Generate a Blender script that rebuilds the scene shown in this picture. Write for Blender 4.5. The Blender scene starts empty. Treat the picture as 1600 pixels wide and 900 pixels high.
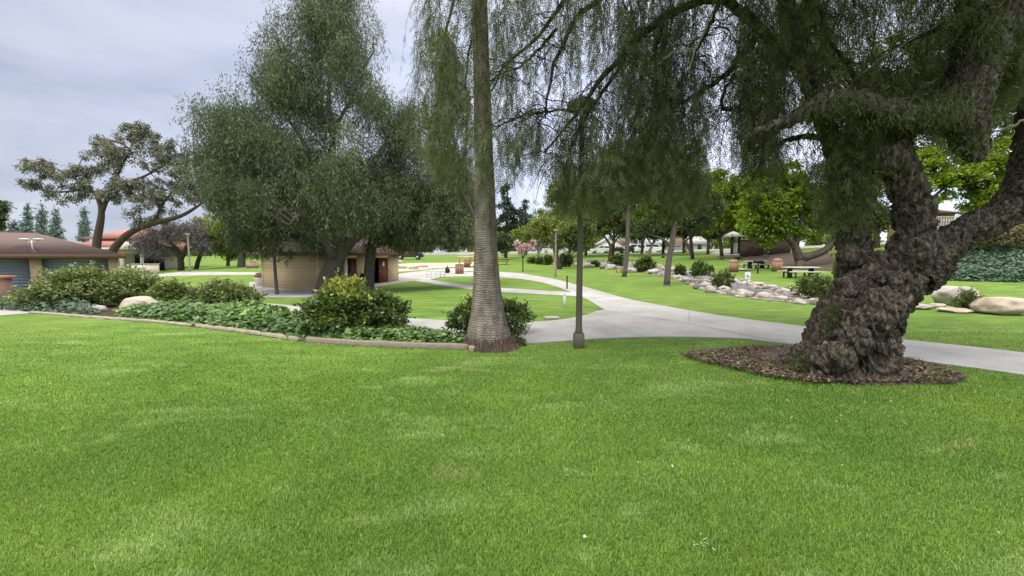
import bpy, bmesh, math, random
import numpy as np
from mathutils import Vector, noise as mnoise

rng = np.random.default_rng(7)
random.seed(7)
scene = bpy.context.scene
COL = scene.collection

# ------------------------------------------------------------------ camera, sky, sun, exposure
F = 620.0                                   # focal length in pixels of the 1600 px wide photograph
TH = math.atan(52 / 620.0)                  # camera looks slightly down
CT_, ST_ = math.cos(TH), math.sin(TH)
cam_d = bpy.data.cameras.new('camera')
cam = bpy.data.objects.new('camera', cam_d)
COL.objects.link(cam)
cam.location = (0, 0, 1.6)
cam.rotation_euler = (math.pi / 2 - TH, 0, 0)
cam_d.sensor_width = 36
cam_d.lens = F / 1600 * 36
cam_d.clip_start = 0.05
cam_d.clip_end = 3000
scene.camera = cam
scene.view_settings.view_transform = 'Standard'
scene.view_settings.look = 'None'
scene.view_settings.exposure = 0.74
scene.view_settings.gamma = 1.0
scene.cycles.use_denoising = True
scene.cycles.max_bounces = 8
scene.cycles.transparent_max_bounces = 4

SUN_EL, SUN_AZ = math.radians(58), math.radians(-130)   # behind the camera to the left, veiled by cloud
world = bpy.data.worlds.new('World')
scene.world = world
world.use_nodes = True
wn, wl = world.node_tree.nodes, world.node_tree.links
wn.clear()


def wnode(t, **k):
    n = wn.new(t)
    for a, b in k.items():
        setattr(n, a, b)
    return n


def wmath(op, a, b=None, clamp=False):
    n = wnode('ShaderNodeMath', operation=op, use_clamp=clamp)
    for i, v in enumerate((a, b)):
        if v is None:
            continue
        if isinstance(v, (int, float)):
            n.inputs[i].default_value = v
        else:
            wl.new(v, n.inputs[i])
    return n.outputs[0]


sky = wnode('ShaderNodeTexSky', sky_type='NISHITA', sun_disc=False)
sky.sun_elevation = SUN_EL
sky.sun_rotation = SUN_AZ
tc = wnode('ShaderNodeTexCoord')
sp = wnode('ShaderNodeSeparateXYZ')
wl.new(tc.outputs['Generated'], sp.inputs[0])
zz = wmath('MAXIMUM', sp.outputs[2], 0.0)
den = wmath('ADD', zz, 0.22)
cv = wnode('ShaderNodeCombineXYZ')
wl.new(wmath('DIVIDE', sp.outputs[0], den), cv.inputs[0])
wl.new(wmath('DIVIDE', sp.outputs[1], den), cv.inputs[1])
mp = wnode('ShaderNodeMapping')
mp.inputs['Scale'].default_value = (0.55, 1.0, 1)
mp.inputs['Location'].default_value = (0.4, 0.2, 0)
wl.new(cv.outputs[0], mp.inputs[0])
nz = wnode('ShaderNodeTexNoise')
nz.inputs['Scale'].default_value = 1.5
nz.inputs['Detail'].default_value = 7
nz.inputs['Roughness'].default_value = 0.55
nz.inputs['Distortion'].default_value = 0.5
wl.new(mp.outputs[0], nz.inputs['Vector'])
rp = wnode('ShaderNodeValToRGB')
rp.color_ramp.elements[0].position = 0.33
rp.color_ramp.elements[0].color = (0.41, 0.455, 0.60, 1)
rp.color_ramp.elements[1].position = 0.66
rp.color_ramp.elements[1].color = (0.67, 0.71, 0.83, 1)
wl.new(nz.outputs['Fac'], rp.inputs[0])
# an overcast sky is brighter overhead than at the horizon
up_ = wmath('MULTIPLY', wmath('MAXIMUM', wmath('SUBTRACT', zz, 0.48), 0.0), 3.6)
ov = wmath('MULTIPLY', wmath('MULTIPLY', wmath('ADD', up_, 0.88), wmath('ADD', wmath('MULTIPLY', sp.outputs[0], 0.60), 1.24)), 9.0)
warm = wnode('ShaderNodeMix', data_type='RGBA')
wl.new(wmath('MULTIPLY', wmath('SUBTRACT', zz, 0.42), 2.2, True), warm.inputs[0])
wl.new(rp.outputs[0], warm.inputs[6])
warm.inputs[7].default_value = (0.74, 0.69, 0.60, 1)      # thin cloud round the hidden sun
vm = wnode('ShaderNodeVectorMath', operation='SCALE')
wl.new(warm.outputs[2], vm.inputs[0])
wl.new(ov, vm.inputs['Scale'])
mx = wnode('ShaderNodeMix', data_type='RGBA')
mx.inputs[0].default_value = 0.90
wl.new(sky.outputs[0], mx.inputs[6])
wl.new(vm.outputs[0], mx.inputs[7])
bg = wnode('ShaderNodeBackground')
bg.inputs['Strength'].default_value = 0.10
wl.new(mx.outputs[2], bg.inputs['Color'])
wo = wnode('ShaderNodeOutputWorld')
wl.new(bg.outputs[0], wo.inputs[0])

sun_d = bpy.data.lights.new('sun', 'SUN')
sun_d.energy = 1.5
sun_d.angle = math.radians(22)
sun_d.color = (1.0, 0.96, 0.89)
sun = bpy.data.objects.new('sun', sun_d)
COL.objects.link(sun)
sdir = Vector((math.cos(SUN_EL) * math.sin(SUN_AZ), math.cos(SUN_EL) * math.cos(SUN_AZ), math.sin(SUN_EL)))
sun.rotation_euler = sdir.to_track_quat('Z', 'Y').to_euler()

# ------------------------------------------------------------------ terrain


def P(px, py, d):
    """point seen at a pixel of the photograph at a distance d along the view axis"""
    xc = (px - 800) / F
    yc = -(py - 450) / F
    return np.array([d * xc, d * (CT_ + yc * ST_), 1.6 + d * (-ST_ + yc * CT_)])


CT = [(904, 543, 6.85), (500, 484, 11.7), (820, 503, 9.4), (937, 484, 11.5), (505, 456, 25), (618, 438, 32.3), (415, 446, 26.7),
      (20, 459, 27), (40, 490, 11.2), (297, 424, 43), (868, 432, 38.7), (1145, 425, 36), (1250, 435, 28.5), (1200, 462, 16.5),
      (1250, 510, 8.9), (1520, 475, 13), (1045, 446, 20.5), (978, 433, 28), (930, 396, 95), (1010, 396, 95), (1100, 393, 88),
      (1180, 391, 80), (800, 397, 95), (740, 399, 90), (640, 406, 65), (1250, 400, 45), (1300, 416, 36), (1500, 440, 21),
      (1500, 372, 28), (1640, 440, 21), (1640, 372, 28), (1700, 360, 34), (230, 428, 42), (790, 429, 36), (700, 428, 38),
      (870, 414, 55), (965, 410, 56), (1060, 405, 60), (1380, 410, 30), (100, 440, 42)]
tp = [P(*t) for t in CT]
for x, y in [(0, 0), (-3, 2), (3, 2), (-6, 4), (6, 3), (0, 4), (3, 5), (-3, 6), (8, 5), (-10, -5), (10, -5), (0, -12), (5, 7), (-20, 0), (20, 0)]:
    tp.append(np.array([x, y, 0.]))
for x, y, z in [(-60, 120, 1.5), (0, 160, 2.2), (60, 130, 2.6), (110, 70, 3.4), (-120, 60, -.5), (120, -40, 1), (-120, -60, -.5), (0, -120, 0)]:
    tp.append(np.array([x, y, float(z)]))
tp = np.array(tp)
TX = tp[:, :2]
TN = len(TX)


def _U(r2):
    return r2 * np.log(r2 + 1e-9)


_A = np.zeros((TN + 3, TN + 3))
_A[:TN, :TN] = _U(((TX[:, None] - TX[None]) ** 2).sum(-1)) + np.eye(TN) * 60
_A[:TN, TN] = 1
_A[:TN, TN + 1:] = TX
_A[TN:, :TN] = _A[:TN, TN:].T
TS = np.linalg.solve(_A, np.r_[tp[:, 2], 0, 0, 0])


def terr(x, y):
    x = np.asarray(x, float)
    y = np.asarray(y, float)
    k = np.minimum(1, 150 / (np.sqrt(x * x + y * y) + 1e-6))
    x = x * k
    y = y * k
    r2 = (x[..., None] - TX[:, 0]) ** 2 + (y[..., None] - TX[:, 1]) ** 2
    return _U(r2) @ TS[:TN] + TS[TN] + TS[TN + 1] * x + TS[TN + 2] * y


_DS = 1.2 * 1.01 ** np.arange(480)


def G(px, py):
    """(depth, point) where the ray through a pixel meets the terrain"""
    a = P(px, py, 1.0) - np.array([0, 0, 1.6])
    q = np.array([0, 0, 1.6]) + _DS[:, None] * a
    g = q[:, 2] - terr(q[:, 0], q[:, 1])
    i = int(np.argmax(g < 0))
    if g[i] >= 0:
        d = 90.0
        p = P(px, py, d)
        p[2] = terr(p[0], p[1])
        return d, p
    lo, hi = _DS[i - 1], _DS[i]
    for _ in range(22):
        m = (lo + hi) / 2
        p = P(px, py, m)
        if p[2] < terr(p[0], p[1]):
            hi = m
        else:
            lo = m
    return lo, P(px, py, lo)


def to_px(p):
    v = p - np.array([0, 0, 1.6])
    d = v[..., 1] * CT_ - v[..., 2] * ST_
    u = v[..., 1] * ST_ + v[..., 2] * CT_
    return 800 + F * v[..., 0] / d, 450 - F * u / d, d


def inpoly(x, y, poly):
    poly = np.asarray(poly, float)
    r = np.zeros(np.shape(x), bool)
    j = len(poly) - 1
    for i in range(len(poly)):
        xi, yi = poly[i]
        xj, yj = poly[j]
        c = ((yi > y) != (yj > y)) & (x < (xj - xi) * (y - yi) / (yj - yi + 1e-12) + xi)
        r ^= c
        j = i
    return r


def vnoise(p, scale=1.0, seed=0):
    """value noise in 3-D, 0..1"""
    p = np.asarray(p, float) * scale + seed * 17.31
    i = np.floor(p).astype(np.int64)
    f = p - i
    f = f * f * (3 - 2 * f)

    def h(a, b, c):
        n = (a * 374761393 + b * 668265263 + c * 2147483647 + seed * 9973) & 0xffffffff
        n = ((n ^ (n >> 13)) * 1274126177) & 0xffffffff
        return ((n ^ (n >> 16)) & 0xffff) / 65535.0
    x, y, z = i[..., 0], i[..., 1], i[..., 2]
    r = 0
    for dx in (0, 1):
        for dy in (0, 1):
            for dz in (0, 1):
                w = (f[..., 0] if dx else 1 - f[..., 0]) * (f[..., 1] if dy else 1 - f[..., 1]) * (f[..., 2] if dz else 1 - f[..., 2])
                r = r + w * h(x + dx, y + dy, z + dz)
    return r


# ------------------------------------------------------------------ mesh collecting
class MB:
    def __init__(s):
        s.v, s.q, s.t, s.a, s.n = [], [], [], [], 0

    def add(s, v, q=None, t=None, tint=None):
        v = np.asarray(v, float).reshape(-1, 3)
        s.v.append(v)
        s.a.append(np.zeros(len(v)) if tint is None else np.asarray(tint, float).ravel())
        if q is not None and len(q):
            s.q.append(np.asarray(q, np.int64).reshape(-1, 4) + s.n)
        if t is not None and len(t):
            s.t.append(np.asarray(t, np.int64).reshape(-1, 3) + s.n)
        s.n += len(v)
        return s

    def poly(s, pts):
        """convex polygon as a fan"""
        n = len(pts)
        return s.add(pts, t=[(0, i, i + 1) for i in range(1, n - 1)])

    def box(s, c, size, rz=0.0, taper=1.0, bevel=0.0):
        hx, hy, hz = np.array(size) / 2.0
        cc, ss = math.cos(rz), math.sin(rz)

        def ring(z, k, b=0.0):
            out = []
            x, y = hx * k, hy * k
            if b > 0:
                pts = [(-x + b, -y), (x - b, -y), (x, -y + b), (x, y - b), (x - b, y), (-x + b, y), (-x, y - b), (-x, -y + b)]
            else:
                pts = [(-x, -y), (x, -y), (x, y), (-x, y)]
            for px, py in pts:
                out.append((c[0] + px * cc - py * ss, c[1] + px * ss + py * cc, c[2] + z))
            return out
        if bevel > 0:
            b = min(bevel, hx * .45, hy * .45, hz * .45)
            k0 = 1 - b / max(hx, hy)
            rings = [ring(-hz, 1 - b / max(hx, 1e-6) * .7, b), ring(-hz + b, 1, b), ring(hz - b, taper, b), ring(hz, taper - b / max(hx, 1e-6) * .7, b)]
        else:
            rings = [ring(-hz, 1), ring(hz, taper)]
        return s.loft(rings)

    def loft(s, rings, cap=True, tints=None, closed=True):
        n = len(rings[0])
        v = np.array(rings).reshape(-1, 3)
        q = []
        m = n if closed else n - 1
        for k in range(len(rings) - 1):
            for i in range(m):
                j = (i + 1) % n
                q.append((k * n + i, k * n + j, (k + 1) * n + j, (k + 1) * n + i))
        t = []
        if cap and closed:
            b = (len(rings) - 1) * n
            t += [(0, i + 1, i) for i in range(1, n - 1)]
            t += [(b, b + i, b + i + 1) for i in range(1, n - 1)]
        return s.add(v, q, t, tints)

    def cyl(s, p, r0, r1, h, n=12, z0=0.0):
        rings = []
        for z, r in ((0, r0), (h, r1)):
            rings.append([(p[0] + r * math.cos(2 * math.pi * i / n), p[1] + r * math.sin(2 * math.pi * i / n), p[2] + z + z0) for i in range(n)])
        return s.loft(rings)

    def lathe(s, p, prof, n=16):
        rings = [[(p[0] + r * math.cos(2 * math.pi * i / n), p[1] + r * math.sin(2 * math.pi * i / n), p[2] + z) for i in range(n)] for r, z in prof]
        return s.loft(rings)

    def tube(s, pts, rad, n=8, cap=True):
        pts = np.asarray(pts, float)
        rad = np.asarray(rad, float) * np.ones(len(pts))
        tg = np.gradient(pts, axis=0)
        tg /= np.linalg.norm(tg, axis=1)[:, None] + 1e-9
        ref = np.array([0, 1, 0.]) if abs(tg[0][1]) < .9 else np.array([1, 0, 0.])
        rings = []
        for p, t, r in zip(pts, tg, rad):
            a = np.cross(t, ref)
            a /= np.linalg.norm(a) + 1e-9
            b = np.cross(t, a)
            ref = np.cross(a, t) * 1.0
            th = np.arange(n) * 2 * np.pi / n
            rings.append(p + r * (np.cos(th)[:, None] * a + np.sin(th)[:, None] * b))
        return s.loft(rings, cap=cap)

    def build(s, name, mat, parent=None, smooth=False, world=True):
        """one mesh object; with world=True the points are world points and are made local to the parent Empty"""
        v = np.concatenate(s.v) if s.v else np.zeros((0, 3))
        if parent is not None and world:
            o = np.zeros(3)
            q_ = parent
            while q_ is not None:
                o += np.array(q_.location)
                q_ = q_.parent
            v = v - o
        q = np.concatenate(s.q) if s.q else np.zeros((0, 4), np.int64)
        t = np.concatenate(s.t) if s.t else np.zeros((0, 3), np.int64)
        me = bpy.data.meshes.new(name)
        nq, nt = len(q), len(t)
        me.vertices.add(len(v))
        me.vertices.foreach_set('co', v.astype(np.float32).ravel())
        me.loops.add(nq * 4 + nt * 3)
        me.loops.foreach_set('vertex_index', np.concatenate([q.ravel(), t.ravel()]).astype(np.int32))
        me.polygons.add(nq + nt)
        st = np.concatenate([np.arange(nq) * 4, nq * 4 + np.arange(nt) * 3]).astype(np.int32)
        me.polygons.foreach_set('loop_start', st)
        if smooth:
            me.polygons.foreach_set('use_smooth', np.ones(nq + nt, bool))
        at = me.attributes.new('tint', 'FLOAT', 'POINT')
        at.data.foreach_set('value', np.concatenate(s.a).astype(np.float32) if s.a else np.zeros(0, np.float32))
        me.update(calc_edges=True)
        ob = bpy.data.objects.new(name, me)
        COL.objects.link(ob)
        if mat:
            me.materials.append(mat)
        if parent is not None:
            ob.parent = parent
        return ob


def tag(o, label=None, cat=None, group=None, kind=None):
    for k, v in (('label', label), ('category', cat), ('group', group), ('kind', kind)):
        if v:
            o[k] = v
    return o


def thing(name, label, cat, loc=(0, 0, 0), rz=0.0, group=None):
    o = bpy.data.objects.new(name, None)
    COL.objects.link(o)
    o.location = [float(a) for a in loc]
    o.rotation_euler = (0, 0, rz)
    return tag(o, label, cat, group)


def dup(root, loc, rz=0.0, label=None, scale=None):
    r = root.copy()
    COL.objects.link(r)
    r.location = [float(a) for a in loc]
    r.rotation_euler = (0, 0, rz)
    if scale:
        r.scale = (scale,) * 3
    if label:
        r['label'] = label
    for ch in list(root.children):
        c = ch.copy()
        COL.objects.link(c)
        c.parent = r
        for g in ch.children:
            d = g.copy()
            COL.objects.link(d)
            d.parent = c
    return r


# ------------------------------------------------------------------ materials
def base_mat(name):
    m = bpy.data.materials.new(name)
    m.use_nodes = True
    nt = m.node_tree
    return m, nt.nodes, nt.links, nt.nodes['Principled BSDF']


def ramp_node(N, cols):
    r = N.new('ShaderNodeValToRGB')
    e = r.color_ramp.elements
    while len(e) < len(cols):
        e.new(0.5)
    for el, (p, c) in zip(e, cols):
        el.position = p
        el.color = (*c, 1)
    return r


def nmat(name, cols, scale=5, detail=5, rough=.8, bump=None, stretch=(1, 1, 1), spec=.3, dist=0.0, tex='noise', metal=0.0):
    m, N, L, B = base_mat(name)
    tcn = N.new('ShaderNodeTexCoord')
    mpn = N.new('ShaderNodeMapping')
    mpn.inputs['Scale'].default_value = stretch
    L.new(tcn.outputs['Object'], mpn.inputs[0])
    n = N.new('ShaderNodeTexNoise')
    n.inputs['Scale'].default_value = scale
    n.inputs['Detail'].default_value = detail
    n.inputs['Roughness'].default_value = .6
    n.inputs['Distortion'].default_value = dist
    L.new(mpn.outputs[0], n.inputs['Vector'])
    r = ramp_node(N, cols)
    L.new(n.outputs['Fac'], r.inputs[0])
    L.new(r.outputs[0], B.inputs['Base Color'])
    B.inputs['Roughness'].default_value = rough
    B.inputs['Specular IOR Level'].default_value = spec
    B.inputs['Metallic'].default_value = metal
    if bump:
        b = N.new('ShaderNodeBump')
        b.inputs['Strength'].default_value = bump[1]
        b.inputs['Distance'].default_value = bump[2] if len(bump) > 2 else .02
        n2 = N.new('ShaderNodeTexNoise')
        n2.inputs['Scale'].default_value = bump[0]
        n2.inputs['Detail'].default_value = 6
        L.new(mpn.outputs[0], n2.inputs['Vector'])
        L.new(n2.outputs['Fac'], b.inputs['Height'])
        L.new(b.outputs[0], B.inputs['Normal'])
    return m


def solid(name, c, rough=.6, spec=.3, metal=0.0, var=.12, scale=8):
    lo = tuple(a * (1 - var) for a in c)
    hi = tuple(min(1, a * (1 + var)) for a in c)
    return nmat(name, [(.3, lo), (.7, hi)], scale=scale, rough=rough, spec=spec, metal=metal)


def leaf_mat(name, c0, c1, c2, rough=.45, trans=.3, spec=.35):
    m, N, L, B = base_mat(name)
    a = N.new('ShaderNodeAttribute')
    a.attribute_name = 'tint'
    r = ramp_node(N, [(0, c0), (.5, c1), (1, c2)])
    L.new(a.outputs['Fac'], r.inputs[0])
    L.new(r.outputs[0], B.inputs['Base Color'])
    B.inputs['Roughness'].default_value = rough
    B.inputs['Specular IOR Level'].default_value = spec
    t = N.new('ShaderNodeBsdfTranslucent')
    mxc = N.new('ShaderNodeMix')
    mxc.data_type = 'RGBA'
    mxc.blend_type = 'MULTIPLY'
    mxc.inputs[0].default_value = 1
    L.new(r.outputs[0], mxc.inputs[6])
    mxc.inputs[7].default_value = (1.25, 1.3, .7, 1)
    L.new(mxc.outputs[2], t.inputs['Color'])
    ms = N.new('ShaderNodeMixShader')
    ms.inputs[0].default_value = trans
    L.new(B.outputs[0], ms.inputs[1])
    L.new(t.outputs[0], ms.inputs[2])
    L.new(ms.outputs[0], N['Material Output'].inputs['Surface'])
    return m


def grass_mat(name, blades=False, dry=0.0):
    """mown lawn: fresh green with pale scalped streaks and a few straw patches"""
    m, N, L, B = base_mat(name)
    tcn = N.new('ShaderNodeTexCoord')

    def noise(scale, detail, st=(1, 1, 1), rot=0, dist=0):
        mpn = N.new('ShaderNodeMapping')
        mpn.inputs['Scale'].default_value = st
        mpn.inputs['Rotation'].default_value = (0, 0, rot)
        L.new(tcn.outputs['Object'], mpn.inputs[0])
        n = N.new('ShaderNodeTexNoise')
        n.inputs['Scale'].default_value = scale
        n.inputs['Detail'].default_value = detail
        n.inputs['Distortion'].default_value = dist
        L.new(mpn.outputs[0], n.inputs['Vector'])
        return n.outputs['Fac']

    def mix(f, a, b):
        mm = N.new('ShaderNodeMix')
        mm.data_type = 'RGBA'
        for s_, v in ((0, f), (6, a), (7, b)):
            if isinstance(v, tuple):
                mm.inputs[s_].default_value = (*v, 1)
            elif isinstance(v, (int, float)):
                mm.inputs[s_].default_value = v
            else:
                L.new(v, mm.inputs[s_])
        return mm.outputs[2]

    def ramp(f, a, b):
        r = ramp_node(N, [(a, (0, 0, 0)), (b, (1, 1, 1))])
        L.new(f, r.inputs[0])
        return r.outputs[0]

    def mul(f, k):
        mm = N.new('ShaderNodeMath')
        mm.operation = 'MULTIPLY'
        L.new(f, mm.inputs[0])
        mm.inputs[1].default_value = k
        return mm.outputs[0]
    c = mix(ramp(noise(.40, 4), .38, .62), (.138, .246, .041), (.192, .308, .057))
    c = mix(mul(ramp(noise(1.3, 5, dist=.6), .47, .68), .38), c, (.105, .205, .034))
    c = mix(mul(ramp(noise(1.25, 6, (.5, 1.35, 1), .12, .6), .56, .70), .55), c, (.34, .46, .17))
    c = mix(mul(ramp(noise(3.2, 5, (.6, 1.3, 1), .3, .5), .60, .70), .45), c, (.34, .45, .18))
    c = mix(mul(ramp(noise(.55, 4, (1, 1, 1), .5, .3), .56, .70), .32), c, (.20, .28, .030))
    c = mix(mul(ramp(noise(.8, 5, (.5, 1.3, 1), .9, .5), .66, .74), .6), c, (.40, .38, .19))
    if blades:
        a = N.new('ShaderNodeAttribute')
        a.attribute_name = 'tint'
        r = ramp_node(N, [(0, (.48, .52, .45)), (.45, (1.35, 1.35, 1.25)), (.85, (1.9, 1.8, 1.9)), (1, (2.6, 2.2, 3.2))])
        L.new(a.outputs['Fac'], r.inputs[0])
        mm = N.new('ShaderNodeMix')
        mm.data_type = 'RGBA'
        mm.blend_type = 'MULTIPLY'
        mm.inputs[0].default_value = 1
        L.new(c, mm.inputs[6])
        L.new(r.outputs[0], mm.inputs[7])
        c = mm.outputs[2]
        B.inputs['Roughness'].default_value = .45
        B.inputs['Specular IOR Level'].default_value = .3
        t = N.new('ShaderNodeBsdfTranslucent')
        L.new(c, t.inputs['Color'])
        ms = N.new('ShaderNodeMixShader')
        ms.inputs[0].default_value = .4
        L.new(B.outputs[0], ms.inputs[1])
        L.new(t.outputs[0], ms.inputs[2])
        L.new(ms.outputs[0], N['Material Output'].inputs['Surface'])
    else:
        fine = noise(38, 3, (1, 1, 1))
        c = mix(mul(ramp(fine, .35, .7), .5), c, (.075, .15, .026))
        mid = noise(5, 6, (.5, 1.6, 1), .1)
        c = mix(mul(ramp(mid, .4, .7), .30), c, (.18, .27, .06))
        c = mix(mul(ramp(noise(2.4, 7, (.45, 1.3, 1), -.2, .4), .42, .60), .62), c, (.088, .148, .030))
        c = mix(mul(ramp(noise(.22, 5), .48, .66), .4), c, (.16, .20, .05))
        b = N.new('ShaderNodeBump')
        b.inputs['Strength'].default_value = .6
        b.inputs['Distance'].default_value = .03
        L.new(fine, b.inputs['Height'])
        L.new(b.outputs[0], B.inputs['Normal'])
        B.inputs['Roughness'].default_value = .9
        B.inputs['Specular IOR Level'].default_value = .1
    L.new(c, B.inputs['Base Color'])
    return m


def concrete_path_mat():
    m, N, L, B = base_mat('path_concrete')
    tcn = N.new('ShaderNodeTexCoord')
    n = N.new('ShaderNodeTexNoise')
    n.inputs['Scale'].default_value = .9
    n.inputs['Detail'].default_value = 7
    n.inputs['Roughness'].default_value = .65
    L.new(tcn.outputs['Object'], n.inputs['Vector'])
    r = ramp_node(N, [(.3, (.33, .31, .285)), (.5, (.415, .39, .365)), (.72, (.49, .465, .44))])
    L.new(n.outputs['Fac'], r.inputs[0])
    a = N.new('ShaderNodeAttribute')
    a.attribute_name = 'tint'
    fr = N.new('ShaderNodeMath')
    fr.operation = 'FRACT'
    L.new(a.outputs['Fac'], fr.inputs[0])
    lt = N.new('ShaderNodeMath')
    lt.operation = 'LESS_THAN'
    lt.inputs[1].default_value = .007
    L.new(fr.outputs[0], lt.inputs[0])
    mm = N.new('ShaderNodeMix')
    mm.data_type = 'RGBA'
    L.new(lt.outputs[0], mm.inputs[0])
    L.new(r.outputs[0], mm.inputs[6])
    mm.inputs[7].default_value = (.27, .255, .235, 1)
    n2 = N.new('ShaderNodeTexNoise')
    n2.inputs['Scale'].default_value = 60
    n2.inputs['Detail'].default_value = 4
    L.new(tcn.outputs['Object'], n2.inputs['Vector'])
    mm2 = N.new('ShaderNodeMix')
    mm2.data_type = 'RGBA'
    mm2.blend_type = 'MULTIPLY'
    mm2.inputs[0].default_value = .35
    L.new(mm.outputs[2], mm2.inputs[6])
    L.new(n2.outputs['Color'], mm2.inputs[7])
    hs = N.new('ShaderNodeHueSaturation')
    hs.inputs['Saturation'].default_value = .35
    hs.inputs['Value'].default_value = 1.2
    n3 = N.new('ShaderNodeTexNoise')
    n3.inputs['Scale'].default_value = .35
    n3.inputs['Detail'].default_value = 9
    n3.inputs['Roughness'].default_value = .7
    L.new(tcn.outputs['Object'], n3.inputs['Vector'])
    r3 = ramp_node(N, [(.36, (.66, .65, .63)), (.55, (1, 1, 1))])
    L.new(n3.outputs['Fac'], r3.inputs[0])
    mm3 = N.new('ShaderNodeMix')
    mm3.data_type = 'RGBA'
    mm3.blend_type = 'MULTIPLY'
    mm3.inputs[0].default_value = .55
    L.new(mm2.outputs[2], mm3.inputs[6])
    L.new(r3.outputs[0], mm3.inputs[7])
    mm2 = mm3
    L.new(mm2.outputs[2], hs.inputs['Color'])
    L.new(hs.outputs[0], B.inputs['Base Color'])
    B.inputs['Roughness'].default_value = .85
    B.inputs['Specular IOR Level'].default_value = .2
    return m


def block_mat(name, c0, c1, mortar, bw, bh):
    m, N, L, B = base_mat(name)
    a = N.new('ShaderNodeUVMap')
    a.uv_map = 'UVMap'
    b = N.new('ShaderNodeTexBrick')
    b.inputs['Color1'].default_value = (*c0, 1)
    b.inputs['Color2'].default_value = (*c1, 1)
    b.inputs['Mortar'].default_value = (*mortar, 1)
    b.inputs['Scale'].default_value = 1
    b.inputs['Mortar Size'].default_value = .012
    b.inputs['Brick Width'].default_value = bw
    b.inputs['Row Height'].default_value = bh
    L.new(a.outputs[0], b.inputs['Vector'])
    L.new(b.outputs[0], B.inputs['Base Color'])
    B.inputs['Roughness'].default_value = .85
    return m


def wall_uv(ob):
    """metres along the wall and metres up as UVs, so that courses run level"""
    me = ob.data
    uv = me.uv_layers.new(name='UVMap')
    for p in me.polygons:
        n = p.normal
        for li in p.loop_indices:
            co = me.vertices[me.loops[li].vertex_index].co
            if abs(n.z) > .7:
                uv.data[li].uv = (co.x, co.y)
            else:
                uv.data[li].uv = (-co.x * n.y + co.y * n.x, co.z)
    return ob


M = {}
M['lawn'] = grass_mat('lawn')
M['blades'] = grass_mat('grass_blades', True)
M['path'] = concrete_path_mat()
M['asphalt'] = nmat('asphalt', [(.3, (.20, .20, .205)), (.7, (.27, .27, .27))], 4, rough=.9)
M['soil'] = nmat('planter_soil', [(.3, (.03, .022, .015)), (.7, (.08, .06, .04))], 12, rough=.95, bump=(30, .6))
M['mulch'] = nmat('bark_mulch', [(.3, (.06, .045, .036)), (.55, (.14, .105, .085)), (.78, (.27, .215, .18))], 34, 6, rough=.95, bump=(45, .9, .03))
M['chips'] = leaf_mat('mulch_chips', (.05, .038, .026), (.165, .122, .088), (.40, .32, .25), rough=.9, trans=0.0, spec=.1)
M['bank'] = nmat('bare_bank', [(.3, (.06, .042, .032)), (.7, (.125, .09, .07))], 2.5, 6, rough=.95, bump=(8, .5, .05))
M['water'] = nmat('creek_water', [(.35, (.09, .10, .11)), (.65, (.30, .32, .36))], 3.5, 6, rough=.15, bump=(6, .5, .05), spec=.6)
M['edging'] = nmat('concrete_edging', [(.3, (.26, .22, .17)), (.7, (.42, .37, .30))], 9, 6, rough=.9, bump=(40, .3))
M['timber_edge'] = nmat('timber_edging', [(.3, (.20, .165, .125)), (.7, (.34, .295, .235))], 9, 6, rough=.9, bump=(40, .3), stretch=(1, 4, 6))
M['rock'] = nmat('pale_rock', [(.25, (.24, .22, .20)), (.5, (.43, .39, .36)), (.75, (.58, .54, .50))], 2.5, 8, rough=.85, bump=(9, .5, .06))
M['rock_warm'] = nmat('warm_rock', [(.25, (.30, .24, .19)), (.5, (.48, .40, .33)), (.75, (.62, .55, .48))], 2.2, 8, rough=.85, bump=(9, .5, .06))
M['rock_dark'] = nmat('wet_rock', [(.25, (.06, .055, .05)), (.5, (.16, .145, .13)), (.75, (.30, .28, .26))], 3, 8, rough=.6, bump=(9, .5, .06))
M['bark_dark'] = nmat('gnarled_bark', [(.32, (.016, .012, .009)), (.47, (.070, .056, .042)), (.59, (.150, .125, .10)), (.75, (.36, .32, .27))], 18, 10, rough=.95, bump=(26, 1.0, .06), dist=.6, stretch=(1.2, 1.2, .45))
M['bark_grey'] = nmat('grey_bark', [(.3, (.06, .05, .042)), (.7, (.19, .165, .14))], 9, 8, rough=.95, bump=(20, .8, .04), stretch=(3, 3, .6))
M['bark_brown'] = nmat('brown_bark', [(.3, (.035, .025, .018)), (.7, (.11, .08, .06))], 9, 8, rough=.95, bump=(20, .8, .04), stretch=(3, 3, .6))
M['bark_pale'] = nmat('pale_bark', [(.3, (.16, .14, .12)), (.7, (.36, .33, .30))], 9, 8, rough=.95, stretch=(3, 3, .6))
M['twig'] = nmat('twig', [(.3, (.018, .014, .011)), (.7, (.06, .046, .036))], 20, 4, rough=.9)
M['twig_pale'] = nmat('pale_twig', [(.3, (.16, .13, .10)), (.7, (.32, .28, .23))], 20, 4, rough=.9)
M['pepper'] = leaf_mat('pepper_leaf', (.050, .060, .026), (.122, .152, .060), (.28, .32, .15), trans=.44)
M['pepper_far'] = leaf_mat('pepper_leaf_blue_green', (.036, .050, .028), (.100, .138, .070), (.28, .335, .20), trans=.32)
M['pepper_olive'] = leaf_mat('pepper_leaf_olive', (.042, .050, .026), (.108, .130, .066), (.25, .28, .15), trans=.30)
M['eucalyptus'] = leaf_mat('eucalyptus_leaf', (.085, .09, .07), (.19, .19, .15), (.38, .37, .31), trans=.2)
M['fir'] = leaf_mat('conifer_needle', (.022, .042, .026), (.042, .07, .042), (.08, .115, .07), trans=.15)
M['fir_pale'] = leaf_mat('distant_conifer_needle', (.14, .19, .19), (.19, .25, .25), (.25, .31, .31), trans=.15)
M['bright'] = leaf_mat('sycamore_leaf', (.09, .14, .012), (.21, .30, .022), (.38, .46, .055), trans=.42)
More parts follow.
